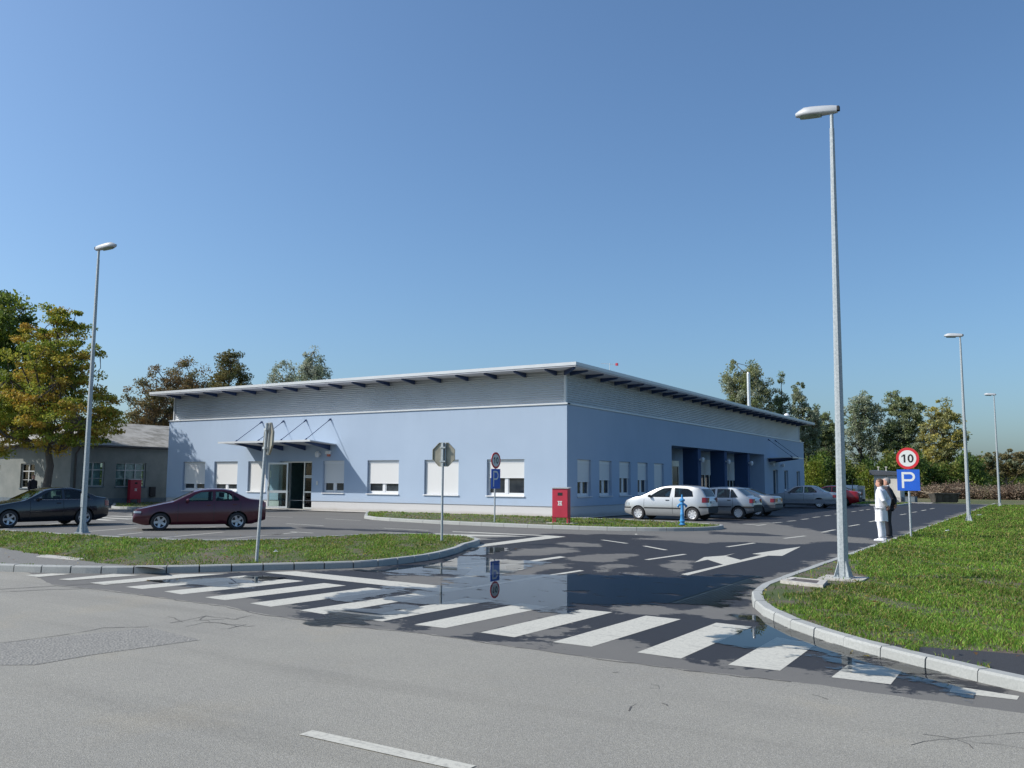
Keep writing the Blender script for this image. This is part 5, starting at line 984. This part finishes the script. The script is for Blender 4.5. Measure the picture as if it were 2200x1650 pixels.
# ================================================================ PEOPLE
def skin_mesh(pts, edges, root=0, sub=2):
    m = bpy.data.meshes.new('sk'); m.from_pydata([p[:3] for p in pts], edges, []); m.update(); o = bpy.data.objects.new('sk', m); COL.objects.link(o)
    md = o.modifiers.new('s', 'SKIN'); md.use_smooth_shade = True
    for v, p in zip(m.skin_vertices[0].data, pts): r = p[3]; v.radius = (r, p[4] if len(p) > 4 else r)
    m.skin_vertices[0].data[root].use_root = True
    if sub: sb = o.modifiers.new('b', 'SUBSURF'); sb.levels = sub; sb.render_levels = sub
    r = evaluated(o); bpy.data.objects.remove(o); return r
def rings(rs, n=20):
    """rs: (cx, cy, z, rx, ry) -> closed loft"""
    m = MB(); vs = [(cx+rx*math.cos(2*math.pi*k/n), cy+ry*math.sin(2*math.pi*k/n), z) for cx, cy, z, rx, ry in rs for k in range(n)]
    m.add(vs, [(i*n+k, i*n+(k+1) % n, (i+1)*n+(k+1) % n, (i+1)*n+k) for i in range(len(rs)-1) for k in range(n)]+[tuple(range(n))[::-1], tuple(range((len(rs)-1)*n, len(rs)*n))]); return m
def person(label, loc, rz, h, coat, trousers, shoe, hair, hands='back', long=True, group=None):
    """faces local +x; feet on z=0; all measures for a 1.78 m man, scaled"""
    t = thing('person', label, 'person', loc, rz, group); t.scale = (h/1.78,)*3
    sh = [(-.02, s*.19, 1.45) for s in (1, -1)]
    if hands == 'back': el = [(-.16, s*.27, 1.17) for s in (1, -1)]; wr = [(-.19, s*.06, 1.0+.02*s) for s in (1, -1)]
    else: el = [(-.05, s*.25, 1.16) for s in (1, -1)]; wr = [(.03, s*.25, .93) for s in (1, -1)]
    hip = [(0, s*.095, .93) for s in (1, -1)]; kn = [(.025, s*.105, .50) for s in (1, -1)]; an = [(-.01, s*.11, .09) for s in (1, -1)]; toe = [(.05, s*.115, .045) for s in (1, -1)]
    P = [(0,0,.98,.14,.11),(0,0,1.18,.13,.10),(-.01,0,1.38,.15,.11),(0,0,1.50,.062),(.015,0,1.58,.058)]; E = [(0,1),(1,2),(2,3),(3,4)]
    for i in range(2):
        b = len(P); P += [(*sh[i], .06), (*el[i], .045), (*wr[i], .03), (*hip[i], .085), (*kn[i], .06), (*an[i], .034), (*toe[i], .022)]; E += [(2,b),(b,b+1),(b+1,b+2),(0,b+3),(b+3,b+4),(b+4,b+5),(b+5,b+6)]
    bm_ = skin_mesh(P, E); body = link('body', bm_, M['skin'], t)
    # head joined into the body mesh: shaped skull with brow, nose, mouth and chin, ears
    hm = MB(); n = 24; R_ = []
    prof = [(1.555,.02,.055,.058),(1.58,.025,.075,.066),(1.60,.022,.088,.070),(1.63,.015,.095,.074),(1.66,.01,.098,.076),(1.69,.006,.101,.078),(1.72,.002,.103,.079),(1.75,0,.099,.075),(1.775,0,.08,.062),(1.79,0,.045,.036)]
    vs = []
    for z, cx, rx, ry in prof:
        for k in range(n):
            a = 2*math.pi*k/n; c, s = math.cos(a), math.sin(a); x, y = cx+rx*c, ry*s
            if c > .9: x += {1.60:.006, 1.63:.012, 1.66:.022, 1.69:.004}.get(z, 0) if abs(s) < .12 else 0
            if .75 < c < .97 and z == 1.69: x -= .008
            vs.append((x, y, z))
    hm.add(vs, [(i*n+k, i*n+(k+1) % n, (i+1)*n+(k+1) % n, (i+1)*n+k) for i in range(len(prof)-1) for k in range(n)]+[tuple(range(n))[::-1], tuple(range((len(prof)-1)*n, len(prof)*n))])
    for s in (1, -1): hm.lathe([(.001,-.006),(.018,-.004),(.022,.004),(.012,.01),(.001,.011)], 10, lambda a, b, w, s=s: (-.005+a*.7, s*(.078+w*.8), 1.665+b*1.4))
    hm.add([(.10,-.012,1.635),(.10,.012,1.635),(.135,0,1.642),(.104,0,1.69)], [(0,1,2),(0,2,3),(1,3,2)])
    # hands: palm with five separate bent fingers
    for i, s in enumerate((1, -1)):
        w = Vector(wr[i]); d = (w-Vector(el[i])).normalized(); side = Vector((0, 0, 1)) if hands == 'back' else Vector((1, 0, 0)); nrm = d.cross(side).normalized(); sd = nrm.cross(d).normalized()
        pal = w+d*.05; hm.tube([w-d*.01, w+d*.03, w+d*.09], [.026,.036,.036], 10)
        for f in range(4):
            b = w+d*.085+sd*(.03-.02*f); ln = (.068,.076,.07,.055)[f]; hm.tube([b, b+d*ln*.45+nrm*.004, b+d*ln*.8+nrm*.018, b+d*ln+nrm*.034], [.0095,.009,.008,.006], 7)
        b = w+d*.03+sd*.034; hm.tube([b, b+d*.025+sd*.018, b+d*.055+sd*.018+nrm*.012], [.012,.011,.008], 7)
    o2 = hm.build('tmp', M['skin']); m2 = o2.data; bm = bmesh.new(); bm.from_mesh(body.data); bm.from_mesh(m2); bm.to_mesh(body.data); bm.free(); bpy.data.objects.remove(o2); shade(body.data, 60)
    # hair
    vs = []; prof2 = [(1.615,-.004,.092,.074),(1.645,-.004,.100,.077),(1.68,-.004,.104,.080),(1.73,-.002,.107,.082),(1.77,-.001,.090,.071),(1.793,0,.056,.046),(1.802,0,.02,.02)]; hmm = MB(); a0 = [2.3,1.95,1.45,.75,.0,.0,.0]; n = 22
    for (z, cx, rx, ry), am in zip(prof2, a0):
        for k in range(n+1):
            a = am+(2*math.pi-2*am)*k/n; q = .0025*math.sin(k*5.1+z*90); vs.append((cx+(rx+q)*math.cos(a), (ry+q)*math.sin(a), z))
    hmm.add(vs, [(i*(n+1)+k, i*(n+1)+k+1, (i+1)*(n+1)+k+1, (i+1)*(n+1)+k) for i in range(len(prof2)-1) for k in range(n)]+[tuple(range((len(prof2)-1)*(n+1), len(prof2)*(n+1)))]); hmm.build('hair', hair, t, smooth=60, fix=False)
    for s in (1, -1): MB().lathe([(.001,-.003),(.008,0),(.001,.003)], 8, lambda a, b, w, s=s: (.098+w, s*.03+a, 1.682+b)).build('eye', M['black'], t)
    MB().box((.106,-.02,1.612),(.109,.02,1.617)).build('mouth', plain('lips', (.32,.10,.09), .6) if 'lips' not in bpy.data.materials else bpy.data.materials['lips'], t)
    # trousers
    Pt = [(0,0,.99,.155,.13)]; Et = []
    for i in range(2):
        b = len(Pt); x, y, z = hip[i]; Pt += [(x, y, .90, .115), (kn[i][0]*.8, kn[i][1], .50, .088), (an[i][0], an[i][1], .28, .082), (an[i][0]-.002, an[i][1], .05, .084)]; Et += [(0,b),(b,b+1),(b+1,b+2),(b+2,b+3)]
    o = link('trousers', skin_mesh(Pt, Et), trousers, t)
    # coat or jacket
    hem = .56 if long else .84; cr = [(-.01,0,hem,.172,.212),(-.012,0,hem+.08,.168,.207),(-.01,0,.95,.158,.190),(-.005,0,1.08,.148,.176),(-.01,0,1.22,.148,.188),(-.015,0,1.34,.145,.205),(-.018,0,1.43,.130,.215),(-.012,0,1.475,.105,.175),(-.004,0,1.51,.082,.105),(.002,0,1.545,.072,.078),(.002,0,1.55,.06,.06)]
    fine = []
    for a, b in zip(cr, cr[1:]):
        for q in (0, .5): fine.append(tuple(u+(v-u)*q for u, v in zip(a, b)))
    fine.append(cr[-1]); cm = rings(fine, 36); vs = []
    for k, (x, y, z) in enumerate(cm.v):
        a = math.atan2(y, x+.01); fold = .012*math.sin(a*6+z*5)*max(0, (1.15-z)/.5)+.005*math.sin(z*38+3*a)*max(0, 1-abs(z-1.18)/.3); sc = 1+fold/.17; vs.append(((x+.01)*sc-.01, y*sc, z+(.012*math.sin(a*3+1) if z < hem+.02 else 0)))
    cm.v = vs; ct = cm.build('coat' if long else 'jacket', coat, t, smooth=60)
    for i, s in enumerate((1, -1)):
        e = Vector(el[i]); a = Vector((-.015, s*.165, 1.435)); w = Vector(wr[i]); mm = a.lerp(e, .5)+Vector((0, s*.012, 0)); q = MB()
        pts = [a, a.lerp(e, .25)+Vector((0, s*.022, .008)), mm, e.lerp(a, .12), e, e.lerp(w, .12), e.lerp(w, .5), w.lerp(e, .06)]; rad = [.088,.086,.078,.07,.070,.067,.058,.050]; q.tube(pts, rad, 16); sl = q.build('sleeve', coat, ct, smooth=60)
    cl = MB(); n = 20; cl.add([(.002+(.078-.012*j)*math.cos(2*math.pi*k/n), (.078-.012*j)*math.sin(2*math.pi*k/n), 1.52+.045*j+(.012 if math.cos(2*math.pi*k/n) < 0 else -.01)) for j in range(2) for k in range(n)], [(k, (k+1) % n, n+(k+1) % n, n+k) for k in range(n)]); cl.build('collar', M['coat'], t, smooth=True, fix=False)
    for s in (1, -1):
        x, y = an[0][0], s*.12; q = MB(); sec = [(-.09,.037,.06),(-.06,.046,.10),(0,.048,.105),(.06,.046,.08),(.12,.046,.05),(.17,.038,.04),(.20,.02,.025)]; vs = []; K = 10
        for dx, w, hh in sec:
            for k in range(K+1): a = math.pi*k/K; vs.append((x+dx, y+w*math.cos(a), hh*math.sin(a)**.7))
        q.add(vs, [(i*(K+1)+k, i*(K+1)+k+1, (i+1)*(K+1)+k+1, (i+1)*(K+1)+k) for i in range(len(sec)-1) for k in range(K)]+[tuple(range(K+1)), tuple(range((len(sec)-1)*(K+1), len(sec)*(K+1)))]); q.build('shoe', shoe, t, smooth=50)
    return t
x, y = G(1895, 1161); person('person in long white coat and trousers standing at the kerb, hands clasped behind back', (x, y, 0), math.radians(172), 1.76, M['coat'], M['coat'], M['coat'], M['hairb'], 'back', True)
x, y = G(1910, 1156.5); person('grey haired person in dark suit standing close behind the one in white', (x, y, 0), math.radians(180), 1.80, M['suit'], M['suit'], M['shoe'], M['hairg'], 'back', False)
x, y = G(65, 1088); person('person in dark jacket walking by the shaded wall behind the black sedan', (x+.3, y-.1, 0), math.radians(10), 1.78, M['suit'], M['suit'], M['shoe'], M['hairb'], 'side', False)
# ================================================================ TREES
def tree(name, label, loc, height, trunk_h, crown, nclump, nleaf, leaf, cols, seed, trunk_r=.22, group=None, sparse=.0, flat=.65, spread=.9, multi=1, lean=(0, 0), limb_h=0):
    """crown: list of (dx, dy, zc, rx, ry, rz) lobes in metres"""
    t = thing(name, label, 'tree', loc, 0, group); r = np.random.default_rng(seed); vol = np.array([c[3]*c[4]*c[5] for c in crown]); pr = vol**.8/(vol**.8).sum(); C = []
    while len(C) < nclump:
        c = crown[r.choice(len(crown), p=pr)]; d = r.normal(size=3); d /= np.linalg.norm(d); q = r.uniform(0, 1)**.42; p = np.array(c[:3])+d*np.array(c[3:])*q
        if p[2] > trunk_h*.75: C.append(p)
    C = np.array(C); m = MB(); tops = []
    for k in range(multi):
        a = r.uniform(0, 6.28); off = np.array([math.cos(a), math.sin(a)])*(.12*height*.5 if multi > 1 else 0); top = np.array([lean[0]+off[0], lean[1]+off[1], height*.88]); pts = []
        for i in range(9):
            u = i/8; w = r.normal(size=2)*.018*height*(u*(1-u)*4*.6); pts.append(np.array([top[0]*u**1.3+w[0], top[1]*u**1.3+w[1], top[2]*u-.1]))
        m.tube(pts, [trunk_r*(1.25 if i == 0 else 1)*(1-.9*(i/8)**.9)+.012 for i in range(9)], 9); tops.append(np.array(pts))
    prim = r.permutation(len(C))[:max(6, min(26, len(C)//5))]; pc_ = C[prim]
    def limb(st, c, r0, r1, sag):
        mid = (st+c)/2+np.array([0, 0, sag])+r.normal(size=3)*.06*np.linalg.norm(c-st); m.tube([st, st*.62+mid*.38, mid, mid*.45+c*.55+r.normal(size=3)*.05, c], [r0, r0*.8+r1*.2, r0*.55+r1*.4, r0*.3+r1*.7, r1], 6, False)
    for c in pc_:
        T_ = tops[r.integers(len(tops))]; hz = np.clip(c[2]-(.5+.55*r.random())*math.hypot(c[0], c[1])-.2, max(trunk_h*.95, limb_h), height*.85); u = min(1, hz/T_[-1][2])*8; i0 = int(min(7, u)); st = T_[i0]+(T_[i0+1]-T_[i0])*(u-i0); limb(st, c, trunk_r*.42*(1-.75*u/8)+.012, trunk_r*.1+.008, -.03*height*r.random())
    for j, c in enumerate(C):
        q = pc_[np.argmin(((pc_-c)**2).sum(1))]
        if np.linalg.norm(q-c) > .05: limb(q, c, trunk_r*.1+.006, .008, 0)
    m.build('trunk', M['bark'], t, smooth=True, fix=False)
    k = r.integers(0, len(C), nleaf); cs = (spread*np.cbrt(vol.sum()/nclump))*(.55+.9*r.random(len(C)))
    off = r.normal(size=(nleaf, 3)); rad = r.random((nleaf, 1))**.5; off = off/np.linalg.norm(off, axis=1, keepdims=True)*rad; off[:, 2] *= flat; P = C[k]+off*cs[k][:, None]
    keep = P[:, 2] > trunk_h*.55; P = P[keep]; k = k[keep]; n = len(P)
    a = r.normal(size=(n, 3)); a /= np.linalg.norm(a, axis=1, keepdims=True); b = np.cross(a, r.normal(size=(n, 3))); b /= np.linalg.norm(b, axis=1, keepdims=True); s = (leaf*(.6+.8*r.random(n)))[:, None]
    V = np.stack([P-a*s*.5, P+b*s*.3-a*s*.05, P+a*s*.5, P-b*s*.3+a*s*.08+np.cross(a, b)*s*.12], 1).reshape(-1, 3); f = np.arange(n*4).reshape(n, 4)
    cols = np.array(cols); kc = r.random(len(C))[:, None]; idx = np.clip((kc[k, 0]*.65+r.random(n)*.35)*len(cols), 0, len(cols)-1e-3); lo = cols[idx.astype(int)]; hi = cols[np.minimum(idx.astype(int)+1, len(cols)-1)]; w = (idx % 1)[:, None]; c = lo*(1-w)+hi*w; c = c*(.75+.5*r.random((n, 1)))
    npmesh('crown', V, f, M['leaf'], t, col=np.repeat(c, 4, 0)); return t
AUT = [(.09,.15,.02),(.17,.24,.03),(.29,.31,.045),(.42,.37,.055),(.42,.26,.045)]; DKG = [(.035,.07,.02),(.06,.105,.025),(.10,.14,.03)]; BRN = [(.10,.12,.045),(.16,.15,.06),(.22,.17,.075),(.19,.12,.05)]; OLV = [(.13,.18,.07),(.18,.23,.09),(.25,.28,.12),(.30,.30,.15)]; GRY = [(.20,.25,.16),(.28,.33,.22),(.37,.39,.29)]; YEL = [(.26,.28,.07),(.38,.35,.08),(.45,.38,.10)]
x, y = -43.0, 25.95
tree('autumn_tree', 'large autumn tree with yellow and green leaves in front of the old building', (x, y, 0), 10.55, 2.3, [(.0,0,5.3,3.2,3.0,2.4),(0,-.1,7.7,2.3,2.2,2.1),(.2,-.1,9.5,1.05,1.05,1.15),(-2.3,-1.4,4.6,2.1,2.1,1.9),(1.9,1.1,4.3,1.6,1.6,1.1)], 420, 56000, .13, AUT, 5, .22, spread=.95, flat=.5, limb_h=3.4)
x, y = far(-45, 60); tree('autumn_tree', 'darker tree with mixed green and orange leaves at far left edge', (x, y, 0), 13.2, 2.4, [(0,0,7,4.2,3.6,3.4),(0,0,10.4,3.0,2.6,2.4)], 220, 26000, .22, [(.04,.085,.02),(.07,.12,.03),(.12,.16,.035)]+AUT[1:3], 6, .25, spread=1.0)
def ftree(name, px0, px1, ytop, dist, label, cols, seed, n=7000, leaf=None, lobes=None, group=None, sparse=1.0, trunk_h=None, nclump=None, **k):
    pc = (px0+px1)/2; X, Y, Z = far(pc, dist, ytop); w = (px1-px0)/F*dist/2*.97; leaf = leaf or .0017*dist+.02; n = int(n*(2.9 if dist > 110 else 2.2)); nclump = int((nclump or 90)*(2.6 if dist > 110 else 2.1)); sparse = min(1.0, sparse+.12); b = trunk_h or Z*.18
    lobes = lobes or [(0,0,Z*.55,w,w,Z*.38),(0,0,Z*.78,w*.65,w*.65,Z*.24)]
    if callable(lobes): lobes = lobes(w, Z)
    return tree(name, label, (X, Y, -.1), Z, b, lobes, nclump or 90, n, leaf, cols, seed, trunk_r=.018*Z+.06, group=group, spread=sparse, **k)
BG = 'background trees left of the blue building roof'; BR = 'tree row behind the far end of the road'
ftree('brown_tree', 255, 395, 778, 92, 'brown green rounded tree behind the old building roof', BRN, 11, 9000, lobes=lambda w, Z: [(-.1*w,0,Z*.6,w*.9,w,Z*.34),(.3*w,0,Z*.8,w*.55,w*.6,Z*.19)], group=BG)
ftree('brown_tree', 330, 470, 775, 99, 'brown tree between the rounded brown one and the tall pointed one', BRN, 12, 9000, group=BG)
ftree('pointed_tree', 425, 545, 727, 88, 'tall dark tree with pointed top behind the left roof end', [(.06,.08,.03),(.11,.12,.04),(.18,.15,.05)], 13, 11000, lobes=lambda w, Z: [(0,0,Z*.5,w,w,Z*.33),(0,0,Z*.75,w*.62,w*.6,Z*.2),(-.05*w,0,Z*.9,w*.28,w*.3,Z*.1)], group=BG)
ftree('willow_tree', 622, 714, 744, 96, 'pale green willow tree rising above the flat roof', GRY, 14, 8000, lobes=lambda w, Z: [(0,0,Z*.62,w,w,Z*.33),(-.2*w,0,Z*.86,w*.5,w*.5,Z*.13)], group=BG, flat=1.1)
ftree('willow_tree', 553, 645, 768, 100, 'lower left half of the pale willow crowns above the roof', GRY, 15, 6000, group=BG, flat=1.1)
ftree('poplar_tree', 1546, 1672, 757, 118, 'tall grey green poplar behind the silver flue pipe', OLV+GRY[1:], 16, 12000, lobes=lambda w, Z: [(0,0,Z*.5,w,w*.9,Z*.34),(-.35*w,0,Z*.78,w*.5,w*.5,Z*.19),(.15*w,0,Z*.85,w*.45,w*.5,Z*.14),(.6*w,0,Z*.66,w*.4,w*.5,Z*.17)], group=BR, sparse=.75, flat=1.0)
ftree('poplar_tree', 1662, 1706, 800, 120, 'narrow spindly poplar between two fuller poplars', GRY+OLV[:2], 17, 2600, nclump=40, group=BR, sparse=.8, flat=1.1)
ftree('poplar_tree', 1690, 1768, 812, 124, 'poplar with sparse pale crown above the far roof corner', GRY+OLV[1:2], 18, 6500, lobes=lambda w, Z: [(0,0,Z*.55,w*.95,w*.9,Z*.3),(-.2*w,0,Z*.85,w*.4,w*.4,Z*.13),(.6*w,0,Z*.62,w*.4,w*.5,Z*.15)], group=BR, sparse=.7, flat=1.0)
ftree('ash_tree', 1728, 1812, 884, 130, 'dark grey green tree just beyond the far building corner', OLV[:3]+GRY[:1], 19, 6500, group=BR, sparse=.85, multi=2)
ftree('ash_tree', 1806, 1906, 836, 136, 'thin crowned grey tree right of the nearest lamp post', GRY+OLV[1:2], 20, 5200, lobes=lambda w, Z: [(0,0,Z*.6,w,w,Z*.36),(.1*w,0,Z*.84,w*.6,w*.6,Z*.15)], group=BR, sparse=.72, multi=2, flat=.9)
ftree('ash_tree', 1900, 1990, 837, 138, 'dense dark leafed tree above the round speed sign', OLV[:3]+GRY[1:2], 21, 8500, lobes=lambda w, Z: [(0,0,Z*.55,w,w,Z*.34),(-.3*w,0,Z*.84,w*.5,w*.5,Z*.15),(.4*w,0,Z*.78,w*.5,w*.5,Z*.16)], group=BR, sparse=.85, multi=2)
ftree('birch_tree', 1982, 2078, 852, 134, 'yellowing tree left of the second street lamp', YEL+OLV[2:], 22, 7000, lobes=lambda w, Z: [(0,0,Z*.52,w,w,Z*.38),(0,0,Z*.82,w*.6,w*.6,Z*.16)], group=BR, sparse=.8)
ftree('ash_tree', 2112, 2215, 962, 170, 'low brownish tree crowns at far right edge', BRN[:3]+GRY[:1], 23, 5000, lobes=lambda w, Z: [(-.4*w,0,Z*.66,w*.6,w*.6,Z*.3),(.4*w,0,Z*.68,w*.65,w*.6,Z*.3)], group=BR, sparse=.85)
# hedge and scrub: one mass of foliage
def scrub(name, label, cat, spans, cols, seed, leaf, per=1.0):
    r = np.random.default_rng(seed); Vs, Cs = [], []; cols = np.array(cols)
    for px0, px1, yt, dist, dep in spans:
        n = int(per*(px1-px0)*26); px = r.uniform(px0, px1, n); dd = dist+r.uniform(-dep, dep, n); top = np.array([far(p, d, yt)[2] for p, d in zip(px[::1], dd)]); X = np.array([far(p, d)[:2] for p, d in zip(px, dd)]); top = top*(.80+.13*np.sin(px*.043+seed)+.1*np.sin(px*.13+dist)+.06*np.sin(px*.31)); z = top*r.random(n)**.6
        P = np.concatenate([X, z[:, None]], 1)+r.normal(size=(n, 3))*.3; cl = (np.sin(px*.06+z*1.3)+np.sin(px*.19-z*2.1+2)+r.normal(size=n)*.5)*.22+.5; idx = np.clip(cl, 0, .999)*(len(cols)-1); c = cols[idx.astype(int)]*(1-(idx%1)[:, None])+cols[idx.astype(int)+1]*(idx%1)[:, None]
        a = r.normal(size=(n, 3)); a /= np.linalg.norm(a, axis=1, keepdims=True); b = np.cross(a, r.normal(size=(n, 3))); b /= np.linalg.norm(b, axis=1, keepdims=True); s = (leaf*(.6+.8*r.random(n)))[:, None]
        Vs.append(np.stack([P-a*s*.5, P+b*s*.35, P+a*s*.5, P-b*s*.35], 1).reshape(-1, 3)); Cs.append(np.repeat(c*(.7+.6*r.random((n, 1))), 4, 0))
    V = np.concatenate(Vs); return stuff(npmesh(name, V, np.arange(len(V)).reshape(-1, 4), M['leaf'], col=np.concatenate(Cs)), label, cat)
HG = [(.03,.06,.018),(.055,.10,.022),(.09,.15,.028),(.16,.19,.035),(.19,.17,.05)]
scrub('hedge', 'dense dark green hedge and bushes below the far trees', 'hedge', [(1700,1780,965,112,4),(1740,1880,985,118,4),(1860,1990,965,124,5),(1960,2110,975,128,5),(1700,2110,1000,132,6),(2080,2240,990,185,8),(1500,1760,940,140,6)], HG, 31, .30, 3.0)
scrub('bush', 'yellow green bush in front of the hedge behind the generator', 'bush', [(1735,1765,985,100,2),(1850,1888,1000,100,2)], [(.05,.10,.01),(.12,.17,.015),(.18,.17,.02)], 32, .22, 2.4)
scrub('brushwood_pile', 'long heap of brown dead brushwood and weeds on the field', 'brushwood', [(1860,1900,1046,108,1.5),(1960,2100,1046,111,1.5),(2040,2240,1049,113,1.5),(2000,2240,1054,109,1.5)], [(.11,.075,.05),(.19,.13,.09),(.28,.21,.15),(.13,.12,.05)], 33, .17, 3.2)
scrub('far_woods', 'low hazy tree line far behind the old building', 'woods', [(-200,420,985,190,10)], DKG+BRN[:2], 34, .7, .5)
# twigs sticking out of the brushwood
m = MB(); r_ = random.Random(5)
for k in range(90):
    px = r_.uniform(1960, 2230); X, Y = far(px, r_.uniform(107, 111)); a = r_.uniform(0, 6.28); z = r_.uniform(.3, 1.1); L = r_.uniform(.6, 1.8); m.tube([(X,Y,z),(X+math.cos(a)*L,Y+math.sin(a)*L,z+r_.uniform(-.4,.5))], [.03,.012], 4, False)
stuff(m.build('dead_branches', plain('pale_dead_wood', (.32,.26,.19), .9), None, fix=False), 'pale dead branches lying across the brown brushwood', 'branches')

# fallen leaves on verges, kerb foot and road edge
r_ = np.random.default_rng(77); P = np.concatenate([r_.uniform((-26, 6), (-11, 20), (700, 2)), r_.uniform((-3.6, 9), (6, 24), (500, 2)), r_.uniform((-24, 28), (-10.5, 33), (250, 2))])
zl = np.where(inside(P, polyR) | inside(P, polyL) | inside(P, polyS), .15, .012); keep = (zl > .1) | (r_.random(len(P)) < .05); P, zl = P[keep], zl[keep]; n = len(P); a = r_.uniform(0, 6.28, n); s_ = r_.uniform(.02, .045, n); c, q = np.cos(a)*s_, np.sin(a)*s_; up = r_.uniform(-.01, .02, n)
V = np.stack([np.stack([P[:, 0]-c, P[:, 1]-q, zl], 1), np.stack([P[:, 0]+q*.6, P[:, 1]-c*.6, zl+up+.006], 1), np.stack([P[:, 0]+c, P[:, 1]+q, zl+.004], 1), np.stack([P[:, 0]-q*.6, P[:, 1]+c*.6, zl+up+.003], 1)], 1).reshape(-1, 3)
cl = np.array([(.30,.20,.06),(.20,.11,.04),(.38,.30,.08)])[r_.integers(0, 3, n)]
stuff(npmesh('fallen_leaves', V, np.arange(4*n).reshape(n, 4), M['leaf'], col=np.repeat(cl, 4, 0)), 'small brown and yellow fallen leaves on the grass verges', 'leaves')
